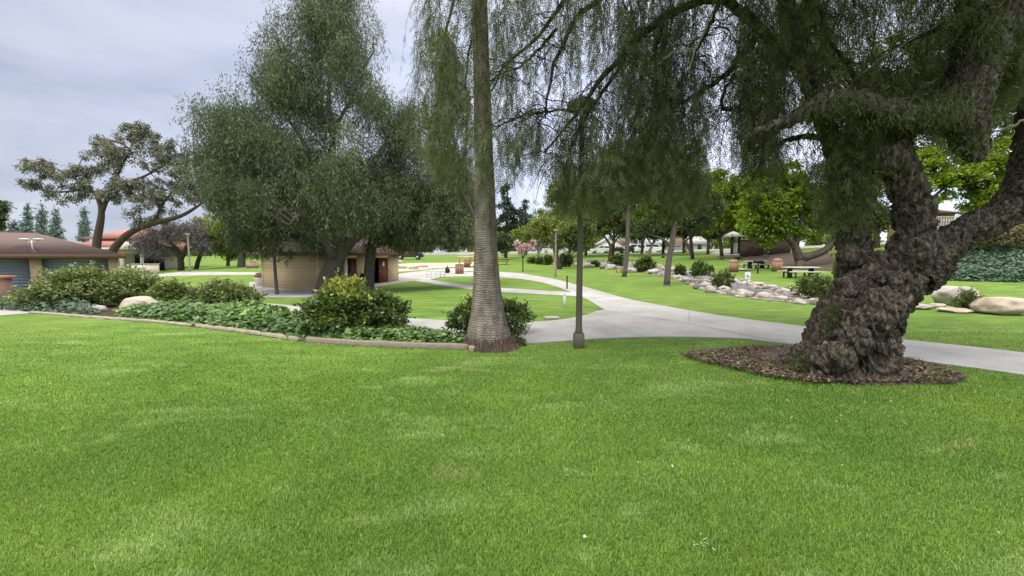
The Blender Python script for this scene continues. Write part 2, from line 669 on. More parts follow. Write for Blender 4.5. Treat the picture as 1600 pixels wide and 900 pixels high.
M['bright2'] = leaf_mat('sycamore_leaf_deep', (.06, .10, .012), (.14, .215, .02), (.29, .37, .045), trans=.42)
M['yellow'] = leaf_mat('olive_yellow_leaf', (.11, .14, .03), (.22, .265, .06), (.36, .40, .13), trans=.36)
M['dark'] = leaf_mat('dark_leaf', (.024, .036, .014), (.060, .086, .032), (.13, .165, .065), trans=.28)
M['mid'] = leaf_mat('mid_green_leaf', (.044, .064, .018), (.110, .155, .040), (.23, .28, .085), trans=.34)
M['bare'] = leaf_mat('bare_twig_haze', (.14, .125, .135), (.25, .22, .235), (.36, .32, .34), trans=0.0, rough=.9)
M['shrub'] = leaf_mat('shrub_leaf', (.032, .062, .014), (.090, .150, .030), (.44, .46, .10), rough=.35, trans=.25, spec=.5)
M['shrub_warm'] = leaf_mat('hedge_leaf', (.055, .082, .028), (.155, .205, .06), (.42, .44, .18), rough=.38, trans=.25, spec=.45)
M['ivy'] = leaf_mat('ivy_leaf', (.030, .070, .018), (.090, .175, .042), (.27, .40, .10), rough=.38, trans=.2, spec=.5)
M['ivy_blue'] = leaf_mat('ivy_leaf_bluish', (.035, .075, .045), (.085, .15, .095), (.19, .28, .18), rough=.4, trans=.2, spec=.45)
M['dry'] = leaf_mat('dry_shrub_leaf', (.10, .095, .04), (.20, .18, .085), (.32, .28, .15), trans=.2)
M['pink'] = leaf_mat('pink_blossom', (.45, .28, .34), (.62, .42, .50), (.80, .65, .70), trans=.3)
M['palm_leaf'] = leaf_mat('palm_frond', (.04, .06, .02), (.08, .12, .03), (.14, .19, .06), trans=.2)
M['lamp_post'] = nmat('lamp_post_paint', [(.3, (.105, .088, .064)), (.7, (.16, .135, .10))], 6, rough=.55, stretch=(1, 1, .3))
M['lamp_post_pale'] = nmat('weathered_lamp_paint', [(.3, (.22, .20, .165)), (.7, (.32, .29, .24))], 6, rough=.6)
M['lamp_white'] = solid('lamp_lens', (.75, .74, .70), .4)
M['block'] = block_mat('tan_concrete_block', (.60, .455, .26), (.66, .50, .30), (.45, .34, .20), .42, .21)
M['brick_red'] = block_mat('red_brick', (.34, .17, .12), (.40, .21, .15), (.32, .27, .24), .22, .075)
M['stucco'] = solid('cream_stucco', (.64, .56, .45), .9)
M['stucco_tan'] = solid('tan_stucco', (.56, .42, .25), .9)
M['stucco_white'] = solid('white_stucco', (.74, .72, .68), .9)
M['fascia'] = solid('brown_fascia', (.16, .085, .055), .7)
M['door_red'] = solid('dark_red_door', (.085, .022, .016), .5)
M['door_brown'] = solid('red_brown_door', (.15, .035, .02), .5)
M['black'] = solid('unlit_black', (.01, .01, .01), .9)  # black stands in for shade within the doorways and porch
M['shingle'] = nmat('brown_shingle', [(.3, (.12, .085, .08)), (.7, (.20, .145, .135))], 10, 7, rough=.95, bump=(22, .5, .03), stretch=(.6, .6, 6))
M['tile_red'] = nmat('red_roof_tile', [(.3, (.36, .15, .12)), (.7, (.50, .25, .20))], 4, 5, rough=.85, stretch=(2, 2, 2))
M['shutter'] = solid('blue_grey_roller_door', (.27, .31, .39), .6, var=.05)
M['metal_white'] = solid('white_metal', (.70, .70, .70), .4)
M['metal_dark'] = solid('black_metal', (.02, .02, .02), .6)
M['metal_grey'] = solid('grey_metal', (.28, .28, .28), .5)
M['wood_bin'] = nmat('bin_slat_wood', [(.3, (.32, .17, .115)), (.7, (.48, .28, .19))], 6, rough=.85, stretch=(4, 4, 1))
M['bin_body'] = solid('bin_concrete', (.30, .21, .17), .9)
M['concrete'] = solid('cast_concrete', (.44, .40, .35), .9)
M['table_white'] = solid('table_concrete', (.60, .58, .52), .8)
M['wood_brown'] = solid('brown_timber', (.20, .11, .065), .85)
M['wood_orange'] = solid('orange_timber', (.42, .20, .09), .85)
M['car_white'] = solid('white_car_paint', (.78, .78, .80), .25, .6, var=.02)
M['car_dark'] = solid('dark_car_paint', (.025, .027, .032), .25, .6, var=.02)
M['car_silver'] = solid('silver_car_paint', (.42, .43, .45), .3, .6, var=.02)
M['glass'] = solid('dark_glass', (.03, .035, .04), .1, .7, var=.02)
M['tyre'] = solid('tyre_rubber', (.02, .02, .02), .9)
M['rim'] = solid('wheel_rim', (.45, .45, .46), .35)
M['lens'] = solid('headlight_lens', (.8, .8, .78), .2)
M['roof_grey'] = nmat('grey_roof', [(.3, (.33, .33, .33)), (.7, (.46, .46, .45))], 5, rough=.9)
M['sign_white'] = solid('white_sign', (.74, .76, .76), .5)
M['sign_blue'] = solid('blue_print', (.18, .28, .45), .5)
M['palm_bark'] = None
M['petal'] = solid('dry_petal', (.62, .58, .44), .8)
M['sand'] = nmat('play_sand', [(.3, (.42, .36, .26)), (.7, (.58, .50, .38))], 3, rough=.95)


def palm_bark():
    m, N, L, B = base_mat('palm_trunk_bark')
    tcn = N.new('ShaderNodeTexCoord')
    w = N.new('ShaderNodeTexWave')
    w.bands_direction = 'Z'
    w.inputs['Scale'].default_value = 8.5
    w.inputs['Distortion'].default_value = 7
    w.inputs['Detail'].default_value = 4
    w.inputs['Detail Scale'].default_value = 2.2
    L.new(tcn.outputs['Object'], w.inputs['Vector'])
    mpn = N.new('ShaderNodeMapping')
    mpn.inputs['Scale'].default_value = (1, 1, .35)
    L.new(tcn.outputs['Object'], mpn.inputs[0])
    n = N.new('ShaderNodeTexNoise')
    n.inputs['Scale'].default_value = 9
    n.inputs['Detail'].default_value = 8
    L.new(mpn.outputs[0], n.inputs['Vector'])
    r = ramp_node(N, [(.3, (.13, .105, .085)), (.5, (.25, .21, .18)), (.72, (.36, .315, .275))])
    L.new(n.outputs['Fac'], r.inputs[0])
    r2 = ramp_node(N, [(0.02, (.76, .74, .72)), (.34, (1, 1, 1))])
    L.new(w.outputs['Fac'], r2.inputs[0])
    mm = N.new('ShaderNodeMix')
    mm.data_type = 'RGBA'
    mm.blend_type = 'MULTIPLY'
    mm.inputs[0].default_value = .75
    L.new(r.outputs[0], mm.inputs[6])
    L.new(r2.outputs[0], mm.inputs[7])
    L.new(mm.outputs[2], B.inputs['Base Color'])
    b = N.new('ShaderNodeBump')
    b.inputs['Strength'].default_value = .7
    b.inputs['Distance'].default_value = .02
    ad = N.new('ShaderNodeMath')
    ad.operation = 'ADD'
    L.new(w.outputs['Fac'], ad.inputs[0])
    L.new(n.outputs['Fac'], ad.inputs[1])
    L.new(ad.outputs[0], b.inputs['Height'])
    L.new(b.outputs[0], B.inputs['Normal'])
    B.inputs['Roughness'].default_value = .9
    B.inputs['Specular IOR Level'].default_value = .15
    return m


M['palm_bark'] = palm_bark()

# ------------------------------------------------------------------ ground and paths


def build_ground():
    u = np.linspace(-1, 1, 301)
    k = 7.2
    ax = np.sinh(k * u) / np.sinh(k) * 900
    ay = ax
    X, Y = np.meshgrid(ax, ay)
    Z = terr(X.ravel(), Y.ravel())
    n = len(ax)
    v = np.c_[X.ravel(), Y.ravel(), Z]
    i = np.arange(n * n).reshape(n, n)
    q = np.stack([i[:-1, :-1], i[:-1, 1:], i[1:, 1:], i[1:, :-1]], -1).reshape(-1, 4)
    o = MB().add(v, q).build('lawn_ground', M['lawn'], smooth=True)
    tag(o, 'mown green lawn rolling across the park', 'lawn', kind='structure')


build_ground()


def resample(pts, n):
    pts = np.asarray(pts, float)
    s = np.r_[0, np.cumsum(np.linalg.norm(np.diff(pts, axis=0), axis=1))]
    t = np.linspace(0, s[-1], n)
    return np.stack([np.interp(t, s, pts[:, k]) for k in range(pts.shape[1])], 1)


def smooth_line(pts, n, it=2):
    p = np.asarray(pts, float)
    for _ in range(it):
        q = [p[0]]
        for a, b in zip(p[:-1], p[1:]):
            q += [a * .75 + b * .25, a * .25 + b * .75]
        q.append(p[-1])
        p = np.array(q)
    return resample(p, n)


def ground_line(pxs):
    return np.array([G(*p)[1] for p in pxs])


def strip(name, far, near, mat, dz, n=60, m=10, joint=3.0, label=None, cat=None, kind='structure'):
    """a sheet between two edges seen in the photograph, laid on the terrain"""
    a = smooth_line(ground_line(far), n)
    b = smooth_line(ground_line(near), n)
    t = np.linspace(0, 1, m)[None, :, None]
    g = a[:, None] * (1 - t) + b[:, None] * t
    g[..., 2] = terr(g[..., 0], g[..., 1]) + dz
    mid = (a + b) / 2
    s = np.r_[0, np.cumsum(np.linalg.norm(np.diff(mid, axis=0), axis=1))] / joint
    tint = np.repeat(s[:, None] + .31, m, 1)
    i = np.arange(n * m).reshape(n, m)
    q = np.stack([i[:-1, :-1], i[1:, :-1], i[1:, 1:], i[:-1, 1:]], -1).reshape(-1, 4)
    mb = MB().add(g.reshape(-1, 3), q, tint=tint)
    # a thin side wall round the slab
    for e in (a, b):
        top = np.c_[e[:, :2], terr(e[:, 0], e[:, 1]) + dz]
        bot = top - [0, 0, .06]
        mb.add(np.r_[top, bot], [(k, k + 1, n + k + 1, n + k) for k in range(n - 1)], tint=np.full(2 * n, .5))
    o = mb.build(name, mat, smooth=False)
    return tag(o, label, cat, kind=kind)


MAIN_F = [(2500, 685), (2100, 624), (1760, 574), (1600, 552), (1500, 541), (1400, 531), (1250, 510), (1130, 495), (1050, 481), (980, 468), (940, 456), (900, 445), (860, 435), (825, 428), (790, 425), (750, 424.5), (715, 426), (680, 429)]
MAIN_N = [(2500, 760), (2100, 680), (1760, 615), (1600, 587), (1500, 573), (1390, 560), (1240, 540), (1140, 527), (1050, 512), (1000, 501), (945, 486), (925, 472), (898, 459), (872, 449), (845, 441), (815, 436), (785, 433.5), (750, 432), (715, 432), (680, 433.5)]
LEFT_F = [(1010, 490), (937, 483), (925, 491), (900, 497), (860, 503), (800, 506), (740, 504), (630, 498), (500, 484), (400, 473), (300, 464)]
LEFT_N = [(1170, 531), (1060, 527), (960, 529), (900, 533), (860, 536), (820, 538), (740, 533), (630, 520), (500, 500), (400, 487), (300, 476)]
B_F = [(905, 458), (860, 455.5), (780, 450.5), (740, 447), (700, 442), (672, 437), (645, 433)]
B_N = [(908, 464), (860, 461.5), (780, 457), (740, 453.5), (700, 448), (670, 442.5), (640, 438)]
PZ_F = [(748, 419.5), (720, 418.5), (690, 420.5), (655, 424), (625, 428), (600, 434), (545, 442), (505, 452), (450, 447), (415, 443), (390, 441)]
PZ_N = [(748, 423.5), (722, 424.5), (700, 430), (676, 437), (650, 439), (620, 442.5), (590, 448), (545, 456), (500, 464), (440, 466), (385, 463)]
BK_F = [(450, 425.5), (400, 426), (330, 425), (290, 425), (250, 428.5), (190, 432)]
BK_N = [(450, 428.5), (400, 429.5), (330, 430), (290, 431), (250, 432), (190, 437)]
FG_F = [(-160, 470), (-60, 479), (0, 484), (20, 485.5), (45, 488.5)]
FG_N = [(-160, 520), (-60, 503), (0, 494), (25, 491.5), (45, 490.5)]
strip('main_path', MAIN_F, MAIN_N, M['path'], .020, 90, 12, label='wide pale concrete path curving up through the park', cat='path')
strip('branch_path', LEFT_F, LEFT_N, M['path'], .024, 60, 10, label='concrete path running behind the ivy planter', cat='path')
strip('narrow_path', B_F, B_N, M['path'], .028, 40, 5, joint=2, label='narrow concrete walk between two lawn islands', cat='path')
strip('plaza_pavement', PZ_F, PZ_N, M['path'], .032, 50, 8, label='concrete paving beside the tan block restroom', cat='path')
strip('back_path', BK_F, BK_N, M['path'], .02, 40, 4, label='distant concrete path past the far left lamp', cat='path')
strip('corner_path', FG_F, FG_N, M['path'], .02, 20, 6, label='concrete path ending at the left edge of the planter', cat='path')
strip('shelter_walk', [(1118, 393.6), (1145, 392.6), (1175, 391.8)], [(1108, 397.5), (1140, 398.2), (1176, 397.6)], M['path'], .03, 20, 5, label='pale walk running up to the info shelter', cat='path')
BED_F = [(-60, 462), (60, 461), (150, 461), (300, 468), (400, 478), (500, 495), (630, 515), (740, 530), (822, 536)]
BED_N = [(-60, 487), (45, 489.5), (150, 498), (240, 504), (330, 514), (430, 528), (490, 537), (600, 543), (740, 547), (822, 541)]
strip('planter_soil', BED_F, BED_N, M['soil'], .012, 60, 8, label='dark soil of the planter bed', cat='soil')
SPAN_F = [(620, 398.5), (700, 396), (800, 394.6), (900, 393.3), (1000, 392.2), (1080, 388.6), (1180, 385.5)]
rd = []


def road():
    """street on the far side of the park, with a kerb towards the lawn"""
    a = np.array([P(600, 402, 100), P(700, 399, 100), P(800, 397, 99), P(900, 396, 98), P(1000, 395.5, 97), P(1080, 393.5, 93), P(1180, 391, 84), P(1290, 388, 76), P(1400, 386, 70)])
    a = smooth_line(a, 60)
    w = np.gradient(a, axis=0)
    nrm = np.c_[-w[:, 1], w[:, 0], 0 * w[:, 0]]
    nrm /= np.linalg.norm(nrm, axis=1)[:, None]
    t = np.linspace(0, 12, 8)
    g = a[:, None] + nrm[:, None] * t[None, :, None]
    z = terr(a[:, 0], a[:, 1])
    g[..., 2] = z[:, None] + .05 + 0.055 * t[None]
    i = np.arange(60 * 8).reshape(60, 8)
    q = np.stack([i[:-1, :-1], i[1:, :-1], i[1:, 1:], i[:-1, 1:]], -1).reshape(-1, 4)
    tag(MB().add(g.reshape(-1, 3), q).build('street', M['asphalt']), 'grey street beyond the park lawn', 'road', kind='structure')
    k = MB()
    sec = [(-.9, -.1), (-.9, .14), (-.02, .16), (0, -.1)]
    rings = [[tuple(a[j] + nrm[j] * u + np.array([0, 0, z[j] - a[j][2] + h])) for u, h in sec] for j in range(60)]
    k.loft(rings)
    tag(k.build('street_kerb', M['concrete']), 'pale concrete kerb and pavement along the far street', 'kerb', kind='structure')
    return a, nrm, z


ROAD, ROADN, ROADZ = road()


def fan(name, outline, mat, dz, rings=10, label=None, cat=None, kind='structure', hump=0.0):
    o = ground_line(outline)
    o = np.r_[o, o[:1]]
    o = smooth_line(o, 90)[:-1]
    c = o.mean(0)
    n = len(o)
    wob = 1 + .05 * (vnoise(o, 1.3, 5) - .5) + .06 * (vnoise(o, 5, 6) - .5)
    v, q, t = [], [], []
    for k in range(1, rings + 1):
        p = c + (o - c) * (k / rings) * wob[:, None]
        p[:, 2] = terr(p[:, 0], p[:, 1]) + dz + hump * (1 - (k / rings) ** 2) + (vnoise(p, 3, 3) - .5) * .03 * (k < rings)
        if k == rings:
            p[:, 2] -= dz * .5
        v.append(p)
    v = np.concatenate(v + [c[None] * [1, 1, 0] + [0, 0, terr(c[0], c[1]) + dz + hump]])
    for k in range(rings - 1):
        for i in range(n):
            j = (i + 1) % n
            q.append((k * n + i, (k + 1) * n + i, (k + 1) * n + j, k * n + j))
    t = [(rings * n, i, (i + 1) % n) for i in range(n)]
    return tag(MB().add(v, q, t).build(name, mat, smooth=True), label, cat, kind=kind)


MULCH = [(1062, 553), (1100, 546), (1180, 539), (1260, 541), (1330, 553), (1420, 560), (1480, 572), (1510, 590), (1480, 603), (1380, 602), (1300, 601), (1210, 587), (1150, 574), (1100, 563)]
def ribbon(name, pxs, w, mat, dz, label, off=0.0, n=80):
    a = smooth_line(ground_line(pxs), n)
    t = unit_(np.gradient(a, axis=0))
    nn = np.c_[-t[:, 1], t[:, 0], 0 * t[:, 0]]
    ww = w * (.6 + .8 * vnoise(a, 2.2, 71))[:, None]
    l_, r_ = a + nn * (off - ww / 2), a + nn * (off + ww / 2)
    for e in (l_, r_):
        e[:, 2] = terr(e[:, 0], e[:, 1]) + dz
    v = np.stack([l_, r_], 1).reshape(-1, 3)
    q = [(2 * i, 2 * i + 2, 2 * i + 3, 2 * i + 1) for i in range(n - 1)]
    tag(MB().add(v, q).build(name, mat), label, 'path edge', kind='structure')


def unit_(a):
    return a / (np.linalg.norm(a, axis=-1, keepdims=True) + 1e-9)


M['joint'] = solid('joint_dirt', (.10, .09, .075), .95)
ribbon('path_joint', [(905, 478), (950, 488), (1000, 496), (1080, 508), (1180, 529), (1235, 540)], .018, M['joint'], .036, 'dark long joint where the two concrete paths meet')
ribbon('path_edge', MAIN_F, .05, M['soil'], .008, 'dark trimmed soil edge along the far side of the main path', off=-.02, n=120)
ribbon('path_edge', LEFT_F[1:8], .05, M['soil'], .008, 'dark trimmed soil edge of the lawn island', off=.0, n=90)
fan('mulch_ring', MULCH, M['mulch'], .026, 14, 'brown bark mulch around the gnarled tree', 'mulch', hump=.05)
BANK = [(1118, 401), (1160, 396.5), (1230, 395), (1300, 395), (1345, 398), (1345, 424), (1290, 424), (1240, 421), (1190, 411), (1150, 407)]
fan('bare_bank', BANK, M['bank'], .05, 10, 'bare brown bank under the bright trees', 'ground')

# ------------------------------------------------------------------ grass blades on the near lawn
NOGRASS = [MAIN_F + MAIN_N[::-1], LEFT_F + LEFT_N[::-1], BED_F + BED_N[::-1], FG_F + FG_N[::-1]]
MULCH_IN = [(1080, 553), (1110, 547), (1180, 541), (1260, 543), (1330, 555), (1420, 562), (1475, 574), (1498, 590), (1475, 600), (1380, 599), (1300, 598), (1215, 585), (1155, 572), (1105, 562)]


def blades(mb, n, d0, d1, L0, L1, W0, W1, side=2.3, power=1.0, fade=.0, fin=0.0, near=False):
    d = np.exp(rng.uniform(np.log(d0), np.log(d1), n)) if power == 1 else rng.uniform(d0, d1, n)
    x = rng.uniform(-1, 1, n) * d * side
    y = d
    if near:                                   # the strip beside and just behind the viewer
        x, y = rng.uniform(-6, 6, n), rng.uniform(-.8, 2.4, n)
        ok_ = np.abs(x) > 2.3 * np.maximum(y, .95 * (np.abs(x) < 2.3))
        x, y, d = x[ok_], y[ok_], np.full(ok_.sum(), d0 * 1.3)
        n = len(x)
    z = terr(x, y)
    p = np.c_[x, y, z]
    px, py, dd = to_px(p)
    keep = np.ones(n, bool)
    for poly in NOGRASS:
        keep &= ~inpoly(px, py, poly)
    edge = inpoly(px, py, MULCH_IN)
    cm = np.mean(MULCH_IN, 0)
    core = inpoly(px, py, (np.array(MULCH_IN) - cm) * .80 + cm)
    thin_ = vnoise(p, 4.5, 77)
    keep &= ~(edge & ~core & (rng.random(n) > .75 * np.clip((thin_ - .45) * 4, 0, 1)))
    keep &= ~(core & (rng.random(n) > .012))
    keep &= rng.random(n) < np.clip((d1 - d) / (d1 * fade + 1e-6), 0, 1)
    keep &= rng.random(n) < np.clip((d - d0) / (d0 * fin + 1e-6), 0, 1)
    p[:, 2] += edge * .055
    p = p[keep]
    d = d[keep]
    n = len(p)
    k = (d - d0) / (d1 - d0)
    patch = vnoise(p * [1, 1, 0], 1.9, 2) * .6 + vnoise(p * [1, 1, 0], 6, 4) * .4
    ln = (L0 + (L1 - L0) * k) * rng.uniform(.55, 1.25, n) * (.75 + .5 * patch)
    wd = (W0 + (W1 - W0) * k) * rng.uniform(.7, 1.3, n)
    a = rng.uniform(0, 2 * np.pi, n)
    h = np.c_[np.cos(a), np.sin(a), 0 * a]
    s = np.c_[-np.sin(a), np.cos(a), 0 * a] * wd[:, None] / 2
    lean = rng.uniform(.1, 1.1, n)[:, None]
    up = np.array([0, 0, 1.])
    m = p + (h * lean * .35 + up * .62) * ln[:, None]
    tip = p + (h * lean * .9 + up * (1.0 - .28 * lean)) * ln[:, None]
    v = np.stack([p - s, p + s, m + s * .8, m - s * .8, tip], 1)
    i = np.arange(n)[:, None] * 5
    t = np.clip(rng.normal(.45, .26, n) + (rng.random(n) > .97) * .5, 0, 1)
    mb.add(v.reshape(-1, 3), i + [0, 1, 2, 3], i + [3, 2, 4], np.repeat(t, 5))


g = MB()
blades(g, 1000000, 1.0, 4.4, .026, .033, .0022, .0044, fade=.32)
blades(g, 820000, 2.9, 9.5, .030, .021, .0045, .009, fade=.6, fin=.5)
blades(g, 260000, 2.0, 4.0, .03, .033, .004, .0044, near=True)
tag(g.build('grass', M['blades']), 'short blades of mown green grass on the near lawn', 'grass', kind='stuff')

# mulch chips
c = MB()
ol = ground_line(MULCH)
lo, hi = ol.min(0), ol.max(0)
n = 16000
p = np.c_[rng.uniform(lo[0], hi[0], n), rng.uniform(lo[1], hi[1], n), np.zeros(n)]
p[:, 2] = terr(p[:, 0], p[:, 1]) + .045 + rng.uniform(0, .03, n)
px, py, _ = to_px(p)
p = p[inpoly(px, py, MULCH)]
n = len(p)
a = rng.uniform(0, 6.28, n)
D = np.c_[np.cos(a), np.sin(a), rng.normal(0, .35, n)]
D /= np.linalg.norm(D, axis=1)[:, None]
S = np.cross(D, rng.normal(0, .35, (n, 3)) + [0, 0, 1])
S /= np.linalg.norm(S, axis=1)[:, None]
ln = rng.uniform(.02, .06, n)[:, None]
wd = rng.uniform(.006, .016, n)[:, None]
v = np.stack([p - S * wd - D * ln / 2, p + S * wd - D * ln / 2, p + S * wd * .6 + D * ln / 2, p - S * wd * .6 + D * ln / 2], 1)
c.add(v.reshape(-1, 3), np.arange(n * 4).reshape(-1, 4), tint=np.repeat(np.clip(rng.normal(.4, .25, n), 0, 1), 4))
tag(c.build('mulch_debris', M['chips']), 'scattered wood chips and dry leaf litter on the mulch ring', 'mulch chips', kind='stuff')


# ------------------------------------------------------------------ foliage tools
def unit(a):
    return a / (np.linalg.norm(a, axis=-1, keepdims=True) + 1e-9)


def leaves(mb, p, D, N, L, W, tint, fold=.15):
    """one folded lozenge per leaf"""
    n = len(p)
    D = unit(D)
    S = unit(np.cross(D, N))
    Nn = np.cross(S, D)
    L = (np.ones(n) * L)[:, None]
    W = (np.ones(n) * W)[:, None]
    mid = p + D * L * .42 + Nn * W * fold
    v = np.stack([p, mid - S * W / 2, p + D * L, mid + S * W / 2], 1)
    mb.add(v.reshape(-1, 3), np.arange(n * 4).reshape(-1, 4), tint=np.repeat(np.clip(tint, 0, 1), 4))


def tubes3(mb, Pp, R):
    """many three-sided twigs at once: Pp (S, n, 3), R (S, n)"""
    S, n, _ = Pp.shape
    if S == 0:
        return
    th = np.arange(3) * 2 * np.pi / 3
    T = unit(Pp[:, -1] - Pp[:, 0])
    ref = np.where(np.abs(T[:, 2:3]) > .8, np.array([[1, 0, 0.]]), np.array([[0, 0, 1.]]))
    A = unit(np.cross(T, ref))
    B = np.cross(T, A)
    ring = np.cos(th)[None, :, None] * A[:, None] + np.sin(th)[None, :, None] * B[:, None]
    v = Pp[:, :, None] + R[:, :, None, None] * ring[:, None]
    base = (np.arange(S) * n * 3)[:, None, None, None]
    k = np.arange(n - 1)[None, :, None, None] * 3
    i = np.arange(3)[None, None, :, None]
    j = (i + 1) % 3
    q = np.concatenate([base + k + i, base + k + j, base + k + 3 + j, base + k + 3 + i], -1)
    mb.add(v.reshape(-1, 3), q.reshape(-1, 4))


def limb(mb, pts, d, sides=8, n=None, jitter=0.0, taper_ok=True):
    """a limb given as (px, py, radius px[, depth offset m]) at depth d; returns its centre points"""
    w = []
    r = []
    for t in pts:
        dd = d + (t[3] if len(t) > 3 else 0)
        w.append(P(t[0], t[1], dd))
        r.append(t[2] * dd / F)
    n = n or max(6, len(pts) * 3)
    a = smooth_line(np.c_[np.array(w), np.array(r)], n)
    if jitter:
        a[1:-1, :3] += rng.normal(0, jitter, (n - 2, 3))
    mb.tube(a[:, :3], np.maximum(a[:, 3], .004), sides)
    return a[:, :3]


def tree(name, label, base, d, limbs, blobs, n_leaf, leaf_px, mat, bark, droop=0.0, group=None, cat='tree', thick=.8, twig_px=.5, clump_px=None,
         nclump=None, seed=None, sides=8, up=.6, hollow=.5):
    """a tree: limbs and crown lobes are (px, py, ...) at its own depth d, so the crown has the real size and is as deep as it is wide"""
    k = d / F
    bx, by = base
    b = P(bx, by, d)
    b[2] = float(terr(b[0], b[1])) - .03
    root = thing(name, label, cat, b, group=group)
    tr = MB()
    cent = []
    # drop the foot of the first limbs on to the terrain
    shift = 0.0
    for L_ in limbs:
        c_ = limb(tr, L_, d, sides)
        cent.append(c_[len(c_) // 3:])
    foot = MB()
    z0 = P(limbs[0][0][0], limbs[0][0][1], d)
    r0 = limbs[0][0][2] * k
    tr.lathe((z0[0], z0[1], b[2] - .15), [(r0 * 1.5, 0), (r0 * 1.2, .2), (r0 * 1.0, max(.25, z0[2] - b[2] + .2))], sides)
    cent = np.concatenate(cent)
    cr = MB()
    tot = sum(q[2] * q[3] for q in blobs)
    for q in blobs:
        cx, cy, rx, ry = q[:4]
        dz = q[4] if len(q) > 4 else 0.0
        share = q[2] * q[3] / tot * (q[5] if len(q) > 5 else 1)
        R = np.array([rx * k, min(rx, max(ry, rx * .6)) * k * thick, ry * k])
        C = P(cx, cy, d) + [0, dz, 0]
        ncl = max(5, int((nclump or 60) * share * 1.0))
        u = unit(rng.normal(0, 1, (ncl, 3)))
        rad = rng.uniform(hollow, 1.0, (ncl, 1)) ** .7
        cc = C + u * rad * R * .92
        nl = max(20, int(n_leaf * share))
        idx = rng.integers(0, ncl, nl)
        cs = (clump_px or max(6, .28 * min(rx, ry))) * k
        size = cs * rng.uniform(.6, 1.35, ncl)
        off = rng.normal(0, 1, (nl, 3)) * [1, 1, .75 + droop * .5] * .55
        p = cc[idx] + off * size[idx][:, None]
        if droop:
            p[:, 2] -= droop * size[idx] * rng.random(nl)
        D = unit(rng.normal(0, 1, (nl, 3)) * (1 - droop * .6) + [0, 0, -1.6 * droop])
        N = unit(rng.normal(0, 1, (nl, 3)) + [0, 0, up])
        tint = np.clip(rng.normal(.45, .17, nl) + (rng.normal(0, .13, ncl))[idx], 0, 1)
        s_ = rng.uniform(.6, 1.3, nl)
        leaves(cr, p, D, N, leaf_px[0] * k * s_, leaf_px[1] * k * s_, tint)
        # twigs from the nearest limb to each clump
        m_ = min(ncl, 60)
        near = cent[np.argmin(((cent[None] - cc[:m_, None]) ** 2).sum(-1), 1)]
        t = np.linspace(0, 1, 5)[None, :, None]
        pts = near[:, None] * (1 - t) + cc[:m_, None] * t
        pts[..., 2] += np.sin(t[..., 0] * np.pi) * .08 * np.linalg.norm(cc[:m_] - near, axis=1)[:, None]
        pts[:, 1:4] += rng.normal(0, .02 * rx * k, (m_, 3, 3))
        rr = np.linspace(1.6, .6, 5)[None] * twig_px * k * np.ones((m_, 1))
        tubes3(tr, pts, rr)
    tr.build('trunk', bark, root, smooth=True)
    cr.build('crown', mat, root)
    return root


def ellipse_blobs(cx, cy, rx, ry, n, seed=0):
    r = np.random.default_rng(seed)
    out = []
    for i in range(n):
        a = r.uniform(0, 6.28)
        q = r.uniform(.2, .75)
        out.append((cx + math.cos(a) * rx * q, cy + math.sin(a) * ry * q, rx * r.uniform(.32, .5), ry * r.uniform(.32, .5)))
    return out


